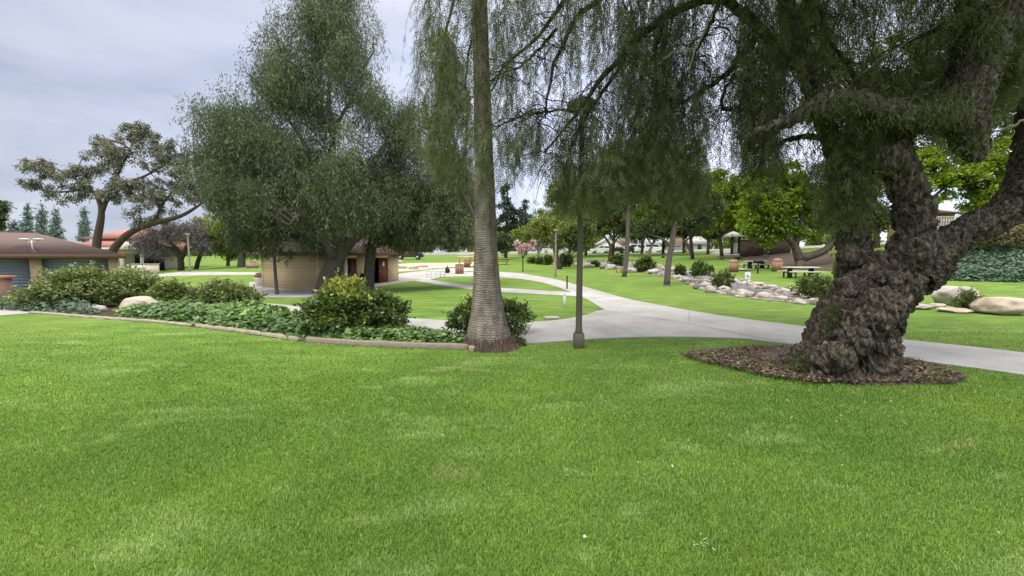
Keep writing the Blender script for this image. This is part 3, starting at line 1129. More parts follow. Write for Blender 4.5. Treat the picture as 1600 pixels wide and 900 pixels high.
def shrub(name, label, cx, cy_base, w, h, n_leaf, leaf_px, mat, top=.0, group=None, cat='shrub', d=None, lobes=6, sprouts=0, seed=0, front=0.0):
    """a bush standing where its foot is seen; w, h in pixels"""
    if d is None:
        d, b = G(cx, cy_base)
    else:
        b = P(cx, cy_base, d)
        b[2] = terr(b[0], b[1])
    k = d / F
    r = np.random.default_rng(seed + int(cx))
    root = thing(name, label, cat, b, group=group)
    W, H = w * k * .80, h * k
    st = MB()
    for i in range(7):
        a = r.uniform(0, 6.28)
        e = b + [math.cos(a) * W * .3, math.sin(a) * W * .22, H * r.uniform(.5, .8)]
        st.tube(resample([b + [math.cos(a) * .05, math.sin(a) * .05, -.04], b + (e - b) * .5 + [0, 0, .04], e], 6), np.linspace(.018, .006, 6) * max(1, H), 5)
    st.build('stem', M['twig'], root, smooth=True)
    cr = MB()
    C = []
    for i in range(lobes):
        q = (i + .5) / lobes
        xo = (q - .5) * (W * .72) + r.normal(0, W * .05)
        hh = H * (1 - .55 * abs(q - .5) ** 1.3 * 1.6) * r.uniform(.85, 1.02)
        C.append((b + [xo, r.normal(0, W * .10), hh * .56], np.array([W / lobes * 1.15 + .06 * W, W * .26, hh * .46])))
    per = n_leaf // lobes
    for c_, R in C:
        ncl = 26
        u = unit(r.normal(0, 1, (ncl, 3)))
        cc = c_ + u * R * r.uniform(.55, 1.0, (ncl, 1))
        idx = r.integers(0, ncl, per)
        p = cc[idx] + r.normal(0, .16, (per, 3)) * R
        p[:, 2] = np.maximum(p[:, 2], b[2] + .03)
        out = unit(p - c_)
        D = unit(out * .7 + r.normal(0, .6, (per, 3)) + [0, 0, .1])
        N = unit(out * .6 + r.normal(0, .45, (per, 3)) + [0, 0, .7])
        hfrac = (p[:, 2] - b[2]) / H
        tint = r.normal(.38, .14, per) + r.normal(0, .08, ncl)[idx] + top * np.clip((hfrac - .62) / .38, 0, 1) * r.uniform(.3, 1.2, per)
        s_ = r.uniform(.6, 1.25, per)
        leaves(cr, p, D, N, leaf_px[0] * k * s_, leaf_px[1] * k * s_, tint)
    for i in range(sprouts):
        c_, R = C[r.integers(0, lobes)]
        q = c_ + [r.normal(0, R[0] * .5), r.normal(0, R[1] * .4), R[2] * .85]
        hgt = H * r.uniform(.10, .28)
        m = 16
        p = q + np.c_[r.normal(0, .012, m), r.normal(0, .012, m), np.linspace(0, hgt, m)]
        D = unit(np.c_[r.normal(0, 1, m), r.normal(0, 1, m), r.uniform(.3, .9, m)])
        leaves(cr, p, D, np.tile([0, 0, 1.], (m, 1)) + r.normal(0, .3, (m, 3)), leaf_px[0] * k * .8, leaf_px[1] * k * .8, r.normal(.7 if top else .45, .15, m))
    cr.build('foliage', mat, root)
    return root


def rock(name, label, cx, by, w, h, mat, seed, group=None, depth=.7, flat=.25):
    """a boulder whose outline is w x h pixels, its foot at (cx, by)"""
    d, b = G(cx, by)
    k = d / F
    bm = bmesh.new()
    bmesh.ops.create_icosphere(bm, subdivisions=4 if w > 30 else 3, radius=1)
    v = np.array([q.co for q in bm.verts])
    f = [[q.index for q in fa.verts] for fa in bm.faces]
    bm.free()
    nn = (vnoise(v, 1.1, seed) - .5) * .55 + (vnoise(v, 2.6, seed + 3) - .5) * .28 + (vnoise(v, 7, seed + 5) - .5) * .08
    v = v * (1 + nn)[:, None]
    rr_ = np.random.default_rng(seed * 7 + 1)
    for _ in range(16):
        pn = unit(rr_.normal(0, 1, 3) * [1, 1, .8])
        h_ = rr_.uniform(.66, .95)
        ov_ = np.maximum(v @ pn - h_, 0)
        v = v - ov_[:, None] * pn * .9
    v = v * (1 + (vnoise(v, 5, seed + 9) - .5) * .06)[:, None]
    v[:, 2] = np.where(v[:, 2] > .62, .62 + (v[:, 2] - .62) * .45, v[:, 2])
    v /= np.abs(v).max(0)
    W, H = w * k, h * k
    # feet sunk in the ground
    v = v * [W / 2, W / 2 * depth, H * .62] + [0, W / 2 * depth * .6, H * .38]
    o = MB().add(v + b, t=f).build(name, mat, smooth=True)
    me = o.data
    me.transform(__import__('mathutils').Matrix.Translation((-b[0], -b[1], -b[2])))
    o.location = [float(a) for a in b]
    return tag(o, label, 'rock', group)


# ------------------------------------------------------------------ gnarled pepper tree on the mulch
def gnarled_tree():
    d = 5.5
    base = G(1325, 585)[1]
    root = thing('pepper_tree', 'huge gnarled old pepper tree with forked trunk standing on the mulch ring', 'tree', base)
    mb = MB()
    L = []

    def lb(pts, n=None, sides=14):
        L.append(limb(mb, pts, d, sides, n or len(pts) * 6))
    # trunk, leaning forks, hanging limb
    lb([(1318, 600, 66), (1316, 560, 58), (1330, 520, 50), (1352, 480, 46), (1378, 448, 44), (1400, 420, 38)])
    lb([(1276, 592, 24, -.05), (1288, 550, 26, -.02), (1314, 505, 25), (1338, 468, 22)])
    lb([(1362, 594, 20, -.12), (1350, 545, 20, -.10), (1360, 500, 22), (1394, 452, 28), (1428, 418, 27)])
    lb([(1342, 475, 24, .15), (1336, 430, 20, .25), (1334, 385, 18, .35), (1332, 345, 16, .4), (1322, 290, 14, .45), (1300, 220, 12, .5), (1262, 120, 12, .5), (1235, 20, 10, .6), (1200, -80, 8, .7)])
    lb([(1402, 432, 31), (1430, 388, 25), (1432, 335, 22), (1416, 285, 21), (1398, 245, 22), (1400, 215, 20, .05), (1425, 180, 18, .1), (1470, 165, 18, .1)])
    lb([(1420, 432, 34), (1455, 397, 25), (1500, 366, 20), (1545, 347, 20), (1585, 320, 24), (1612, 270, 24), (1625, 200, 24), (1640, 110, 20, .1), (1660, 0, 18, .2), (1700, -140, 14, .3)])
    # heavy limb sagging from above, with its elbow and the level arm to the left
    lb([(1600, -60, 16, -.25), (1575, 0, 18, -.3), (1552, 55, 21, -.35), (1525, 120, 24, -.4), (1505, 165, 26, -.4), (1512, 205, 24, -.4), (1522, 235, 17, -.4), (1520, 250, 9, -.4)])
    lb([(1505, 180, 22, -.4), (1455, 192, 19, -.35), (1405, 180, 15, -.3), (1350, 160, 12, -.25), (1305, 155, 13, -.2), (1270, 165, 11, -.2), (1235, 190, 8, -.15), (1180, 206, 5, -.1), (1165, 215, 2, -.1)])
    lb([(1470, 165, 18, .1), (1500, 120, 14, .2), (1520, 40, 12, .3), (1500, -60, 10, .4)])
    # small knobs and burrs
    for (x, y, r, o) in [(1378, 478, 22, -.42), (1335, 530, 24, -.45), (1300, 560, 24, -.42), (1366, 545, 16, -.4), (1335, 455, 20, -.1), (1430, 398, 20, -.3), (1392, 250, 22, -.1),
                         (1360, 505, 20, -.5), (1318, 595, 26, -.40), (1266, 580, 20, -.15), (1388, 588, 16, -.15), (1385, 440, 18, -.3), (1330, 400, 14, .05), (1595, 300, 16, -.1)]:
        c_ = P(x, y, d + o)
        R = r * d / F
        th = np.linspace(0, math.pi, 7)
        mb.lathe((c_[0], c_[1], c_[2]), [(max(.004, R * math.sin(a)), -R * math.cos(a)) for a in th], 10)
    # roots flaring into the mulch
    for a, ln in [(-2.5, .42), (-2.0, .35), (-1.2, .30), (-.6, .18), (2.7, .4), (3.5, .35)]:
        c0 = np.array([base[0], base[1] + .15, .22])
        e = c0 + np.array([math.cos(a) * (ln + .42), math.sin(a) * (ln + .25), 0])
        e[2] = terr(e[0], e[1]) - .05
        mb.tube(resample([c0 + [0, 0, .2], (c0 * .5 + e * .5) + [0, 0, .10], e], 8), np.linspace(.26, .07, 8), 8)
    tmp = mb.build('temporary_trunk', None)
    rm = tmp.modifiers.new('r', 'REMESH')
    rm.mode = 'VOXEL'
    rm.voxel_size = .0125
    dg = bpy.context.evaluated_depsgraph_get()
    ev = tmp.evaluated_get(dg)
    me = ev.to_mesh()
    nv = len(me.vertices)
    v = np.zeros(nv * 3, np.float32)
    me.vertices.foreach_get('co', v)
    v = v.reshape(-1, 3).astype(float)
    nr = np.zeros(nv * 3, np.float32)
    me.vertices.foreach_get('normal', nr)
    nr = nr.reshape(-1, 3)
    nf = len(me.polygons)
    lp = np.zeros(len(me.loops), np.int32)
    me.loops.foreach_get('vertex_index', lp)
    lt = np.zeros(nf, np.int32)
    me.polygons.foreach_get('loop_total', lt)
    ev.to_mesh_clear()
    bpy.data.objects.remove(tmp, do_unlink=True)
    q = lp.reshape(-1, 4) if (lt == 4).all() else None
    # burrs, long twisting ridges, cracked plates
    tw = v[:, 2] * .9
    vw = v - np.array([base[0], base[1], 0]) + .05 * np.c_[vnoise(v, 4, 61), vnoise(v, 4, 62), 0 * v[:, 0]]
    vr = np.c_[vw[:, 0] * np.cos(tw) - vw[:, 1] * np.sin(tw), vw[:, 0] * np.sin(tw) + vw[:, 1] * np.cos(tw), v[:, 2] * .22]
    ridge = 1 - np.abs(vnoise(vr, 11, 11) * 2 - 1)
    wq = v + .16 * np.c_[vnoise(v, 5, 51), vnoise(v, 5, 52), vnoise(v, 5, 53)]
    big = vnoise(wq * [1, 1, .7], 3.6, 12) - .5
    mid = vnoise(wq * [1, 1, .6], 9, 13) - .5
    fine = 1 - np.abs(vnoise(wq * [1, 1, .4], 26, 14) * 2 - 1)
    fine2 = vnoise(wq * [1, 1, .6], 52, 15) - .5
    px, py, dd = to_px(v)
    thin = np.clip((py - 120) / 300, .55, 1)
    disp = (.095 * big + .035 * mid + .095 * (ridge - .6) + .045 * (1 - np.abs(vnoise(vr, 25, 17) * 2 - 1) - .6) + .040 * (fine - .6) + .030 * fine2) * thin
    v = v + nr * disp[:, None]
    mb2 = MB()
    mb2.add(v, q)
    mb2.build('trunk', M['bark_dark'], root, smooth=True)

    # visible boughs and twigs
    tw_ = MB()
    twigs = [
        [(1262, 120, 9, .5), (1180, 40, 8, .6), (1130, -10, 7, .6), (1040, 22, 6, .4), (985, 70, 5, .2), (940, 122, 4, .1), (905, 170, 3), (880, 205, 2), (850, 238, 1.2)],
        [(1500, -60, 10, .4), (1250, -150, 9, .6), (1050, -80, 7, .4), (960, -20, 5), (900, 25, 4), (870, 80, 3), (858, 122, 2.2), (852, 185, 1.3)],
        [(1050, -80, 6, .8), (930, -60, 5, .8), (880, 5, 3.5, .8), (845, 55, 2.6, .8), (792, 96, 2, .8), (768, 142, 1.2, .8)],
        [(985, 70, 4, .2), (962, 118, 3, .2), (935, 150, 2.4, .2), (902, 205, 1.8, .2), (880, 265, 1, .2)],
        [(870, 45, 2.6, .4), (822, 100, 2, .4), (792, 112, 1.5, .4), (762, 128, 1, .4)],
        [(905, 172, 2.2), (862, 172, 1.8), (812, 182, 1.4), (772, 198, 1)],
        [(1130, -10, 4), (1110, 40, 3), (1092, 72, 2.2), (1075, 112, 1.4)],
        [(1235, 190, 4, -.15), (1180, 130, 3), (1150, 112, 2.6), (1130, 142, 2.2), (1126, 172, 3), (1142, 172, 3), (1160, 170, 2)],
        [(1180, 60, 5, .5), (1130, 125, 4, .4), (1080, 150, 3, .4), (1042, 178, 2.4, .4), (1000, 215, 1.5, .4)],
        [(1300, 220, 6, .4), (1240, 210, 4, .6), (1200, 240, 2.5, .6), (1180, 275, 1.5, .6)],
        [(1040, 22, 4, .4), (1020, 90, 3, .4), (1030, 150, 2.2, .4), (1010, 200, 1.4, .4)],
        [(1350, 160, 5, -.2), (1335, 110, 3.5, -.2), (1300, 75, 2.4, -.2), (1278, 10, 1.6, -.2)],
        [(930, -60, 5, 1.2), (800, -90, 4, 1.4), (720, -40, 3, 1.4), (700, 30, 2, 1.4), (690, 120, 1.3, 1.4), (672, 200, 1, 1.4)],
        [(800, -90, 4, 1.4), (760, -20, 3, 1.6), (735, 60, 2, 1.6), (725, 150, 1.2, 1.6)],
        [(1552, 55, 6, -.35), (1470, 40, 4, -.3), (1430, 60, 3, -.2), (1390, 80, 2, -.1)],
    ]
    anchors = []
    for t_ in twigs:
        a_ = limb(tw_, t_, 6.0, 6, len(t_) * 4, jitter=.012)
        anchors.append(a_)
        for _ in range(7 * len(t_)):
            j = rng.integers(len(a_) // 5, len(a_))
            L_ = rng.uniform(.25, .85)
            az = rng.uniform(0, 6.28)
            e1 = a_[j] + np.array([math.cos(az) * .45, math.sin(az) * .35, rng.uniform(-.25, .25)]) * L_
            e2 = e1 + np.array([math.cos(az) * .30, math.sin(az) * .2, rng.uniform(-.8, -.1)]) * L_
            sm = smooth_line(np.array([a_[j], e1, e2]), 10)
            sm[1:-1] += rng.normal(0, .014, (8, 3))
            tw_.tube(sm, np.linspace(.0095, .003, 10), 4)
            if rng.random() < .6:
                e3 = sm[5] + np.array([rng.normal(0, .3), rng.normal(0, .3), -rng.uniform(.1, .6)]) * L_
                tw_.tube(resample(np.array([sm[5], (sm[5] + e3) / 2 + rng.normal(0, .04, 3), e3]), 6), np.linspace(.006, .0025, 6), 4)
    tw_.build('bough', M['twig'], root, smooth=True)
    for t_ in [[(1540, 5, 2, .1), (1460, 40, 1.8, .1), (1400, 76, 1.5, .1), (1362, 100, 1, .1), (1330, 130, .7, .1)], [(1112, 22, 2), (1095, 60, 1.6), (1085, 78, 1.4), (1076, 114, 1)],
               [(1085, 78, 1.2), (1060, 76, 1), (1035, 92, .8)], [(1450, 148, 2), (1400, 155, 1.5), (1350, 162, 1)], [(1600, 188, 2), (1560, 205, 1.5), (1525, 212, 1)]]:
        pw = MB()
        limb(pw, t_, 5.4, 5, 14, jitter=.008)
        pw.build('bare_twig', M['twig_pale'], root, smooth=True)

    # weeping strands of feathery leaves
    xs = [655, 700, 740, 790, 830, 852, 866, 900, 930, 1000, 1040, 1062, 1090, 1102, 1112, 1122, 1150, 1160, 1170, 1200, 1250, 1300, 1312, 1352, 1364, 1400, 1440, 1500, 1540, 1600, 1700]
    yb = [235, 290, 300, 290, 235, 250, 318, 328, 315, 292, 300, 330, 318, 275, 235, 120, 112, 215, 262, 292, 270, 292, 345, 345, 230, 195, 175, 215, 180, 120, 120]
    wx = [655, 690, 740, 800, 850, 868, 880, 1000, 1100, 1112, 1120, 1155, 1165, 1340, 1360, 1380, 1560, 1700]
    ww = [.30, .42, .42, .30, .30, .62, .74, .80, .74, .5, .25, .3, 1, 1.1, .75, .6, .6, .55]
    S = 9000
    x = rng.uniform(655, 1690, S)
    ybt = np.interp(x, xs, yb)
    y0 = rng.uniform(-130, 1, S) + (ybt + 70) * rng.random(S)
    dn = vnoise(np.c_[x / 55, y0 / 80, 0 * x], 1, 21)
    keep = (rng.random(S) < np.interp(x, wx, ww)) & (dn > .41) & (y0 < ybt - 25)
    # a thinner patch where sky shows between the boughs
    hole = np.exp(-(((x - 925) / 48) ** 2 + ((y0 - 95) / 75) ** 2)) + .9 * np.exp(-(((x - 840) / 26) ** 2 + ((y0 - 40) / 90) ** 2)) + .9 * np.exp(-(((x - 1135) / 24) ** 2 + ((y0 - 120) / 60) ** 2))
    hole = hole + .72 * np.exp(-(((x - 872) / 70) ** 2 + ((y0 - 110) / 120) ** 2))
    keep &= rng.random(S) > hole
    x, y0, ybt = x[keep], y0[keep], ybt[keep]
    S = len(x)
    dep = np.interp(x, [655, 840, 890, 930, 1000, 1100, 1300, 1600], [7.2, 6.5, 6.0, 6.1, 6.5, 6.4, 6.2, 6.0]) + rng.uniform(-.9, 1.9, S)
    lenpx = np.minimum(rng.uniform(70, 200, S), np.maximum(ybt - y0 + rng.normal(0, 14, S), 35))
    # a veil of strands in front of the lamp post
    nv_ = 110
    x = np.r_[x, rng.uniform(872, 940, nv_)]
    y0 = np.r_[y0, rng.uniform(120, 260, nv_)]
    dep = np.r_[dep, rng.uniform(5.5, 6.5, nv_)]
    lenpx = np.r_[lenpx, np.minimum(rng.uniform(80, 190, nv_), np.interp(x[-nv_:], xs, yb) - y0[-nv_:])]
    lenpx = np.maximum(lenpx, 30)
    nv_ = 170
    x = np.r_[x, rng.uniform(675, 850, nv_)]
    y0 = np.r_[y0, rng.uniform(-130, 230, nv_)]
    dep = np.r_[dep, rng.uniform(5.4, 6.3, nv_)]
    lenpx = np.r_[lenpx, np.clip(np.minimum(rng.uniform(60, 170, nv_), np.interp(x[-nv_:], xs, yb) - y0[-nv_:]), 30, 200)]
    S = len(x)
    st = np.array([P(a, b, c_) for a, b, c_ in zip(x, y0, dep)])
    ln = lenpx * dep / F
    fol, stem = MB(), MB()
    strands(fol, stem, st, ln, 13, 6, .20, (.044, .0110))
    # unseen high crown above, spread out over the lawn to shade trunk and limb
    n = 1300
    u = unit(rng.normal(0, 1, (n, 3)))
    cc = np.array([4.2, 5.2, 7.6]) + u * rng.uniform(.2, 1, (n, 1)) * [5.4, 4.6, 2.2]
    _, pyc, _ = to_px(cc)
    cc = cc[pyc < -70]
    n = len(cc)
    m = 60
    p = np.repeat(cc, m, 0) + rng.normal(0, .28, (n * m, 3)) * [1, 1, .8]
    D = unit(rng.normal(0, .5, (n * m, 3)) + [0, 0, -1])
    leaves(fol, p, D, unit(rng.normal(0, 1, (n * m, 3))), .16 * rng.uniform(.7, 1.3, n * m), .035, rng.normal(.45, .15, n * m))
    fol.build('crown', M['pepper'], root)
    stem.build('twig', M['twig'], root)
    # shaggy moss of shoots on the rear fork and sagging limb
    sh = MB()
    for cx, cy, rx, ry, dd, nn in [(1328, 285, 22, 60, 5.6, 5200), (1300, 190, 24, 40, 5.7, 2200), (1512, 215, 22, 30, 5.0, 500), (1420, 185, 60, 14, 5.0, 600), (1545, 70, 22, 55, 4.95, 900), (1480, 165, 30, 26, 4.9, 700), (1300, 165, 50, 16, 5.1, 600), (1250, 580, 14, 22, 5.2, 700), (1300, 500, 10, 30, 5.25, 300)]:
        p = np.array([P(cx, cy, dd)]) + rng.normal(0, 1, (nn, 3)) * np.array([rx, rx * .8, ry]) * dd / F * .62
        D = unit(rng.normal(0, .55, (nn, 3)) + [0, 0, -.9])
        leaves(sh, p, D, unit(rng.normal(0, 1, (nn, 3))), .075 * rng.uniform(.6, 1.4, nn), .013, rng.normal(.35, .18, nn))
    sh.build('shoot', M['pepper'], root)


def strands(fol, stem, st, ln, m, K, leaf_len, lf, side=.35):
    S = len(st)
    az = rng.uniform(0, 2 * np.pi, S)
    h = np.c_[np.cos(az), np.sin(az), 0 * az] * rng.uniform(.05, side, S)[:, None]

    def at(i, t):
        base = st[i]
        w = ln[i][:, None]
        t = t[:, None]
        p = base + h[i] * w * (1 - (1 - t) ** 2) + np.array([0, 0, -1.]) * w * (t ** 1.25)
        p = p + np.c_[np.sin(t[:, 0] * 7 + az[i] * 3), np.cos(t[:, 0] * 6 + az[i] * 5), 0 * t[:, 0]] * .025
        return p
    tt = np.linspace(0, 1, 6)
    idx = np.repeat(np.arange(S), 6)
    pts = at(idx, np.tile(tt, S)).reshape(S, 6, 3)
    tubes3(stem, pts, np.linspace(.0042, .0016, 6)[None] * np.ones((S, 1)))
    i = np.repeat(np.arange(S), m)
    t = (np.tile(np.arange(m), S) + rng.random(S * m)) / m
    p = at(i, t)
    nl = len(p)
    a = unit(np.c_[rng.normal(0, 1, nl), rng.normal(0, 1, nl), 0 * p[:, 0]]) * rng.uniform(.25, .95, nl)[:, None] + [0, 0, -.85]
    a = unit(a)
    s = unit(np.cross(a, rng.normal(0, 1, (nl, 3))))
    l = leaf_len * rng.uniform(.6, 1.2, nl)
    tint = np.clip(rng.normal(.42, .16, nl) + rng.normal(0, .1, S)[i], 0, 1)
    k = np.arange(K)
    pp = p[:, None, None] + a[:, None, None] * (l[:, None] * (k + .6)[None] / K)[:, :, None, None]
    pp = np.repeat(pp, 2, 2)
    sg = np.array([1, -1.])[None, None, :, None]
    D = a[:, None, None] * .55 + s[:, None, None] * sg * .8
    D = np.broadcast_to(D, pp.shape)
    N = np.broadcast_to(np.cross(a, s)[:, None, None], pp.shape) + rng.normal(0, .25, pp.shape)
    q = pp.reshape(-1, 3)
    leaves(fol, q, D.reshape(-1, 3), N.reshape(-1, 3), lf[0] * rng.uniform(.7, 1.25, len(q)), lf[1], np.repeat(tint, K * 2) + rng.normal(0, .05, len(q)))


gnarled_tree()


# ------------------------------------------------------------------ palm
def palm():
    d, b = G(765, 544)
    root = thing('palm_tree', 'tall palm with ringed grey trunk and flared root base beside the planter', 'tree', b)
    k = d / F
    prof = [(545, 765, 37), (532, 764, 36), (520, 763, 34), (505, 762, 30.5), (490, 761.5, 27), (470, 761, 24), (440, 760, 21.5), (410, 759.5, 19.5), (380, 759, 17.5), (350, 759, 16.5), (320, 758.5, 15.8), (290, 758, 15.2), (260, 757, 14.6), (220, 756, 14.0),
            (160, 755, 13.2), (100, 753.5, 12.4), (40, 752, 11.8), (-60, 750, 11.0), (-180, 749, 10.5), (-320, 749, 10), (-460, 749, 9.5)]
    n = 28
    pr = smooth_line(np.array([(*P(x, y, d), r * k) for y, x, r in prof]), 260)
    pr[:, 1] = b[1] + .12 * np.linspace(0, 1, 260) + .12
    rings = []
    th = np.arange(n) * 2 * np.pi / n
    for i, (x, y, z, r) in enumerate(pr):
        rr = r * (1 + .012 * np.sin(i * 1.9) + .018 * (vnoise(np.c_[np.cos(th) * 2, np.sin(th) * 2, np.full(n, z * 5)], 1, 31) - .5) + .05 * (vnoise(np.c_[np.cos(th), np.sin(th), np.full(n, z * 1.2)], 1.3, 32) - .5))
        rings.append(np.c_[x + rr * np.cos(th), y + rr * np.sin(th), np.full(n, z)])
    tr = MB()
    tr.loft(rings)
    tr.build('trunk', M['palm_bark'], root, smooth=True)
    # shaggy mass of aerial roots at the foot
    rt = MB()
    n = 1500
    a = rng.uniform(0, 2 * np.pi, n)
    c = np.array([P(765, 530, d)[0], b[1] + .13])
    top = rng.uniform(.05, .24, n)
    r0 = .375 + .04 * rng.random(n)
    t = np.linspace(0, 1, 4)[None]
    r = r0[:, None] + (.02 + .10 * (np.cos(a) > .2)[:, None] * rng.random((n, 1)) + .05 * rng.random((n, 1))) * t ** 1.5
    z = b[2] + top[:, None] * (1 - t) - .02
    da = a[:, None] + rng.normal(0, .05, (n, 1)) * t
    pts = np.stack([c[0] + r * np.cos(da), c[1] + r * np.sin(da), z], -1)
    tubes3(rt, pts, np.full((n, 4), .010))
    rt.lathe((c[0], c[1], b[2] - .03), [(.45, 0), (.42, .08), (.39, .16), (.35, .26)], 20)
    rt.build('root_mass', nmat('palm_roots', [(.3, (.075, .05, .04)), (.7, (.22, .16, .13))], 30, 5, rough=.95), root)
    # fronds high above
    fr = MB()
    top = pr[-1, :3]
    for i in range(16):
        a = i * 2.399
        tt = np.linspace(0, 1, 40)
        el = .9 - .06 * i
        rad = 2.6 * tt
        sp_ = np.c_[top[0] + np.cos(a) * rad, top[1] + np.sin(a) * rad, top[2] + rad * math.sin(el) - 1.5 * tt ** 2 * (1.2 - el * .5)]
        fr.tube(sp_[::4], np.linspace(.03, .006, 10), 5)
        D0 = np.gradient(sp_, axis=0)
        for sg in (1, -1):
            s_ = unit(np.cross(D0, [0, 0, 1.])) * sg
            leaves(fr, sp_[2:], unit(s_[2:] + unit(D0[2:]) * .6 + [0, 0, -.35]), np.tile([0, 0, 1.], (38, 1)), .55 * np.sin(np.clip(tt[2:] * 3, .3, 1.6)), .035, rng.normal(.45, .12, 38))
    fr.build('crown', M['palm_leaf'], root)


palm()


# ------------------------------------------------------------------ lamps
def lamp(loc, label, h, pm, group, rb=.055):
    root = thing('street_lamp', label, 'lamp', loc, group=group)
    b = MB()
    b.box((0, 0, .12), (.175, .175, .25), bevel=.02)
    b.box((0, 0, .245), (.15, .15, .03))
    b.build('base', pm, root, world=False)
    p = MB()
    p.lathe((0, 0, .24), [(rb + .012, 0), (rb + .008, .06), (rb, .12), (rb * .8, h - .5), (rb * .78, h - .3)], 16)
    p.build('post', pm, root, smooth=True, world=False)
    c = MB()
    c.lathe((0, 0, h - .08), [(.06, 0), (.10, .05), (.23, .07), (.23, .16), (.10, .20), (.02, .21)], 18)
    hd = c.build('lamp_head', M['lamp_post_pale'], root, smooth=False, world=False)
    l_ = MB()
    l_.lathe((0, 0, h - .055), [(.06, 0), (.19, .0), (.21, .03), (.20, .045)], 18)
    l_.build('lens', M['lamp_white'], hd, world=False)
    return root


LG = 'round headed park lamps'
lamp(G(904, 543)[1], 'brown lamp post on square base at near edge of the concrete path', 4.0, M['lamp_post'], LG)
lamp(G(868, 432)[1], 'pale lamp beside the curving path in front of the pink blossom tree', 4.0, M['lamp_post_pale'], LG, .09)
lamp(G(297, 424)[1], 'weathered lamp beside the distant path near the bare purplish tree', 4.0, M['lamp_post_pale'], LG, .10)


# ------------------------------------------------------------------ planter: edging, ivy, shrubs, boulders
def edging():
    root = thing('planter_edging', 'low pale concrete edging curving along the ivy planter', 'edging', G(430, 528)[1])
    line = smooth_line(ground_line([(45, 489.5), (150, 498), (240, 504), (330, 514), (430, 528), (490, 537), (600, 543), (735, 547)]), 120)

    def run(a, b, w, h):
        mb = MB()
        p = line[a:b]
        t = unit(np.gradient(p, axis=0))
        nn = np.c_[-t[:, 1], t[:, 0], 0 * t[:, 0]]
        if nn[0][1] < 0:
            nn = -nn
        rings = []
        for q, m_ in zip(p, nn):
            z = terr(q[0], q[1])
            jit = (vnoise(np.array([q]), 4, 3)[0] - .5) * .02
            rings.append([np.array([q[0], q[1], z - .08]), np.array([q[0], q[1], z + h + jit - .012]), np.array([q[0] + m_[0] * .012, q[1] + m_[1] * .012, z + h + jit]),
                          np.array([q[0] + m_[0] * w, q[1] + m_[1] * w, z + h + jit]), np.array([q[0] + m_[0] * w, q[1] + m_[1] * w, z - .08])])
        mb.loft(rings)
        return mb
    run(0, 62, .11, .05).build('edging_run', M['edging'], root)
    run(63, 92, .11, .065).build('edging_run', M['edging'], root)
    run(93, 120, .09, .09).build('edging_run', M['timber_edge'], root)
    b = MB()
    a, c = G(733, 549)[1], G(800, 545)[1]
    m = (a + c) / 2
    b.box((m[0], m[1], m[2] + .04), (np.linalg.norm(c - a), .09, .10), math.atan2(c[1] - a[1], c[0] - a[0]), bevel=.012)
    tag(b.build('edging_board', M['edging']), 'short broken edging board lying at the foot of the palm', 'board')


edging()


def ivy_bed(name, label, poly, n, lf, hgt, mat, holes=(), bright=0.0):
    poly = np.array(poly, float)
    out = MB()
    lo, hi = poly.min(0), poly.max(0)
    a = smooth_line(ground_line(poly.tolist() + [poly[0].tolist()]), 80, 1)[:, :2]
    l2, h2 = a.min(0), a.max(0)
    x = rng.uniform(l2[0], h2[0], n * 3)
    y = rng.uniform(l2[1], h2[1], n * 3)
    k = inpoly(x, y, a)
    x, y = x[k][:n], y[k][:n]
    n = len(x)
    lump = vnoise(np.c_[x, y, 0 * x], 1.6, 8) * .6 + vnoise(np.c_[x, y, 0 * x], 4.5, 9) * .4
    # the mass rounds down at its edge
    edge = np.min(np.sqrt((x[:, None] - a[:, 0]) ** 2 + (y[:, None] - a[:, 1]) ** 2), 1)
    top = hgt * (.35 + 1.1 * lump) * np.clip(edge / (hgt * 1.2), .25, 1)
    z = terr(x, y) + top * rng.uniform(0, 1, n) ** .45
    p = np.c_[x, y, z]
    az = rng.uniform(0, 6.28, n)
    D = unit(np.c_[np.cos(az), np.sin(az), rng.normal(-.15, .35, n)])
    N = unit(rng.normal(0, .4, (n, 3)) + [0, -.25, 1])
    tint = rng.normal(.42, .15, n) + .35 * (vnoise(p, .8, 12) - .5) + bright * (rng.random(n) > .9)
    s_ = rng.uniform(.55, 1.25, n)
    # heart-shaped ivy leaf: two folded halves of three points each
    S = unit(np.cross(D, N))
    Nn = np.cross(S, D)
    L = (lf * s_)[:, None]
    v = np.stack([p, p - D * L * .18 + S * L * .34 + Nn * L * .10, p + D * L * .28 + S * L * .50 + Nn * L * .12, p + D * L * .95 - Nn * L * .08,
                  p + D * L * .28 - S * L * .50 + Nn * L * .12, p - D * L * .18 - S * L * .34 + Nn * L * .10], 1)
    i = np.arange(n)[:, None] * 6
    out.add(v.reshape(-1, 3), np.concatenate([i + [0, 1, 2, 3], i + [0, 3, 4, 5]]), tint=np.repeat(np.clip(tint, 0, 1), 6))
    # runners
    m = 400
    j = rng.integers(0, n, m)
    q = p[j]
    e = q + np.c_[rng.normal(0, .15, m), rng.normal(0, .15, m), -q[:, 2] + terr(q[:, 0], q[:, 1])]
    t = np.linspace(0, 1, 3)[None, :, None]
    tubes3(out, q[:, None] * (1 - t) + e[:, None] * t, np.full((m, 3), .004))
    return tag(out.build(name, mat), label, 'ivy', kind='stuff')


